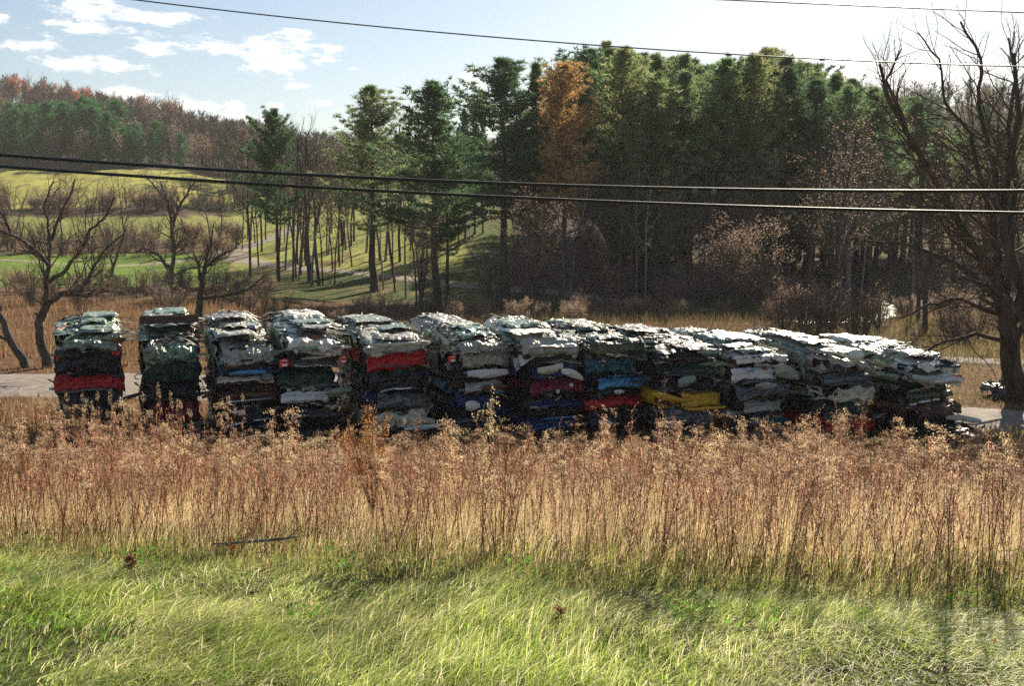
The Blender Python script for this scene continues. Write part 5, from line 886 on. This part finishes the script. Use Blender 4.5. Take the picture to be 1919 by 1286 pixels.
def broadleaf():
    rs = np.random.RandomState(12); B = MB(); cl = [(40, 1010, 10.2), (20, 1150, 8.5), (250, 1090, 9.2), (215, 1075, 9.3), (285, 1050, 9.7), (205, 1265, 7.3), (620, 1050, 9.8), (640, 1085, 9.0), (985, 1075, 9.1), (760, 1075, 9.2), (1280, 1180, 7.9), (1330, 1170, 8.0), (1840, 1130, 8.3), (1430, 1230, 7.6), (60, 1230, 7.6), (560, 1200, 7.8)]
    for px, py, Y in cl:
        x = xof(px, Y); n = rs.randint(14, 34); X = x+rs.normal(0, .12, n); Yy = Y+rs.normal(0, .1, n); z = hz(X, Yy)+rs.uniform(.08, .2, n); tris(B, rs, np.stack([X, Yy, z], 1), .05, 0, .8, np.array([.14, .30, .04])*rs.uniform(.6, 1.3, (n, 1)))
    n = 900; X = rs.uniform(-6, 6, n); Yy = rs.uniform(5.6, 10.5, n); z = hz(X, Yy)+rs.uniform(.03, .13, n); tris(B, rs, np.stack([X, Yy, z], 1), .035, 0, .9, pick(rs, n, [[.30, .16, .08], [.42, .27, .14], [.16, .10, .06]], [.4, .3, .3]))
    tag(B.build('clover_leaves', M['grass']), 'broad green leaves and small brown litter scattered in the lawn', 'ground cover', kind='stuff')
broadleaf()

# ------------------------------------------------------------------ overhead cables
def cable(name, pts, Y, rad, mat, label, twist=False, grp=None):
    """pts: photo px,py seen along the span; the sag is fitted through them and carried on past the frame"""
    w = [at(px, py, Y) for px, py in pts]; X = np.array([p.x for p in w]); Z = np.array([p.z for p in w]); co = np.polyfit(X, Z, 2); xs = np.linspace(-22, 22, 260); zs = np.polyval(co, xs)
    e = MB(); e.tube(np.stack([xs, xs*0+Y, zs], 1), rad, 8)
    if twist:
        th = np.linspace(0, 44*9, 3000); xx = np.linspace(-22, 22, 3000); e.tube(np.stack([xx, Y+np.cos(th)*rad*1.15, np.polyval(co, xx)+np.sin(th)*rad*1.15], 1), rad*.35, 4)
    return tag(e.build(name, [mat], smooth=True), label, 'cable', grp), co
CB = plain('cable_sheath', [(.012, .012, .012), (.03, .03, .028)], 20, .55); CW = plain('wire_metal', [(.08, .085, .09), (.15, .155, .16)], 10, .4, .6)
_, co1 = cable('power_cable', [(0, 290), (480, 322), (960, 345), (1440, 355), (1919, 358)], 9.0, .0135, CB, 'upper of the two thick black cables crossing the photo')
cable('power_cable', [(0, 312), (480, 343), (960, 371), (1440, 388), (1919, 399)], 9.2, .013, CB, 'lower of the two thick black cables crossing the photo')
cable('power_wire', [(260, 0), (700, 48), (1200, 90), (1650, 116), (1919, 124)], 11, .0065, CW, 'thin wire slanting down across the sky above the trees')
cable('power_wire', [(1380, 0), (1650, 12), (1919, 23)], 11.3, .0065, CW, 'short stretch of thin wire in the top right corner')
def clamp():
    for px in (1302, 1338):
        b = MB(); x = at(px, 355, 8.97).x; z = float(np.polyval(co1, x)); b.box((x, 8.97, z-.018), (.04, .03, .045)); b.tube([(x-.14, 8.97, z-.03), (x, 8.97, z-.042), (x+.09, 8.97, z-.025)], .004, 5)
        tag(b.build('cable_clamp', [CW]), 'small metal clamp hanging on the upper thick cable, '+('left' if px < 1320 else 'right')+' of two', 'clamp')
clamp()

# ------------------------------------------------------------------ thin haze volume, added to lift the dark tones
def haze():
    b = MB(); b.box((0, 330, 35), (2300, 1000, 150)); m = bpy.data.materials.new('added_haze'); m.use_nodes = True; nt = m.node_tree; nt.nodes.clear()
    o = nt.nodes.new('ShaderNodeOutputMaterial'); v = nt.nodes.new('ShaderNodeVolumePrincipled'); v.inputs['Color'].default_value = (.95, .93, .9, 1); v.inputs['Density'].default_value = .00022; v.inputs['Anisotropy'].default_value = .1
    nt.links.new(v.outputs[0], o.inputs['Volume']); tag(b.build('haze', [m]), 'thin warm haze volume added to lift the dark tones', 'haze', kind='stuff')
haze()
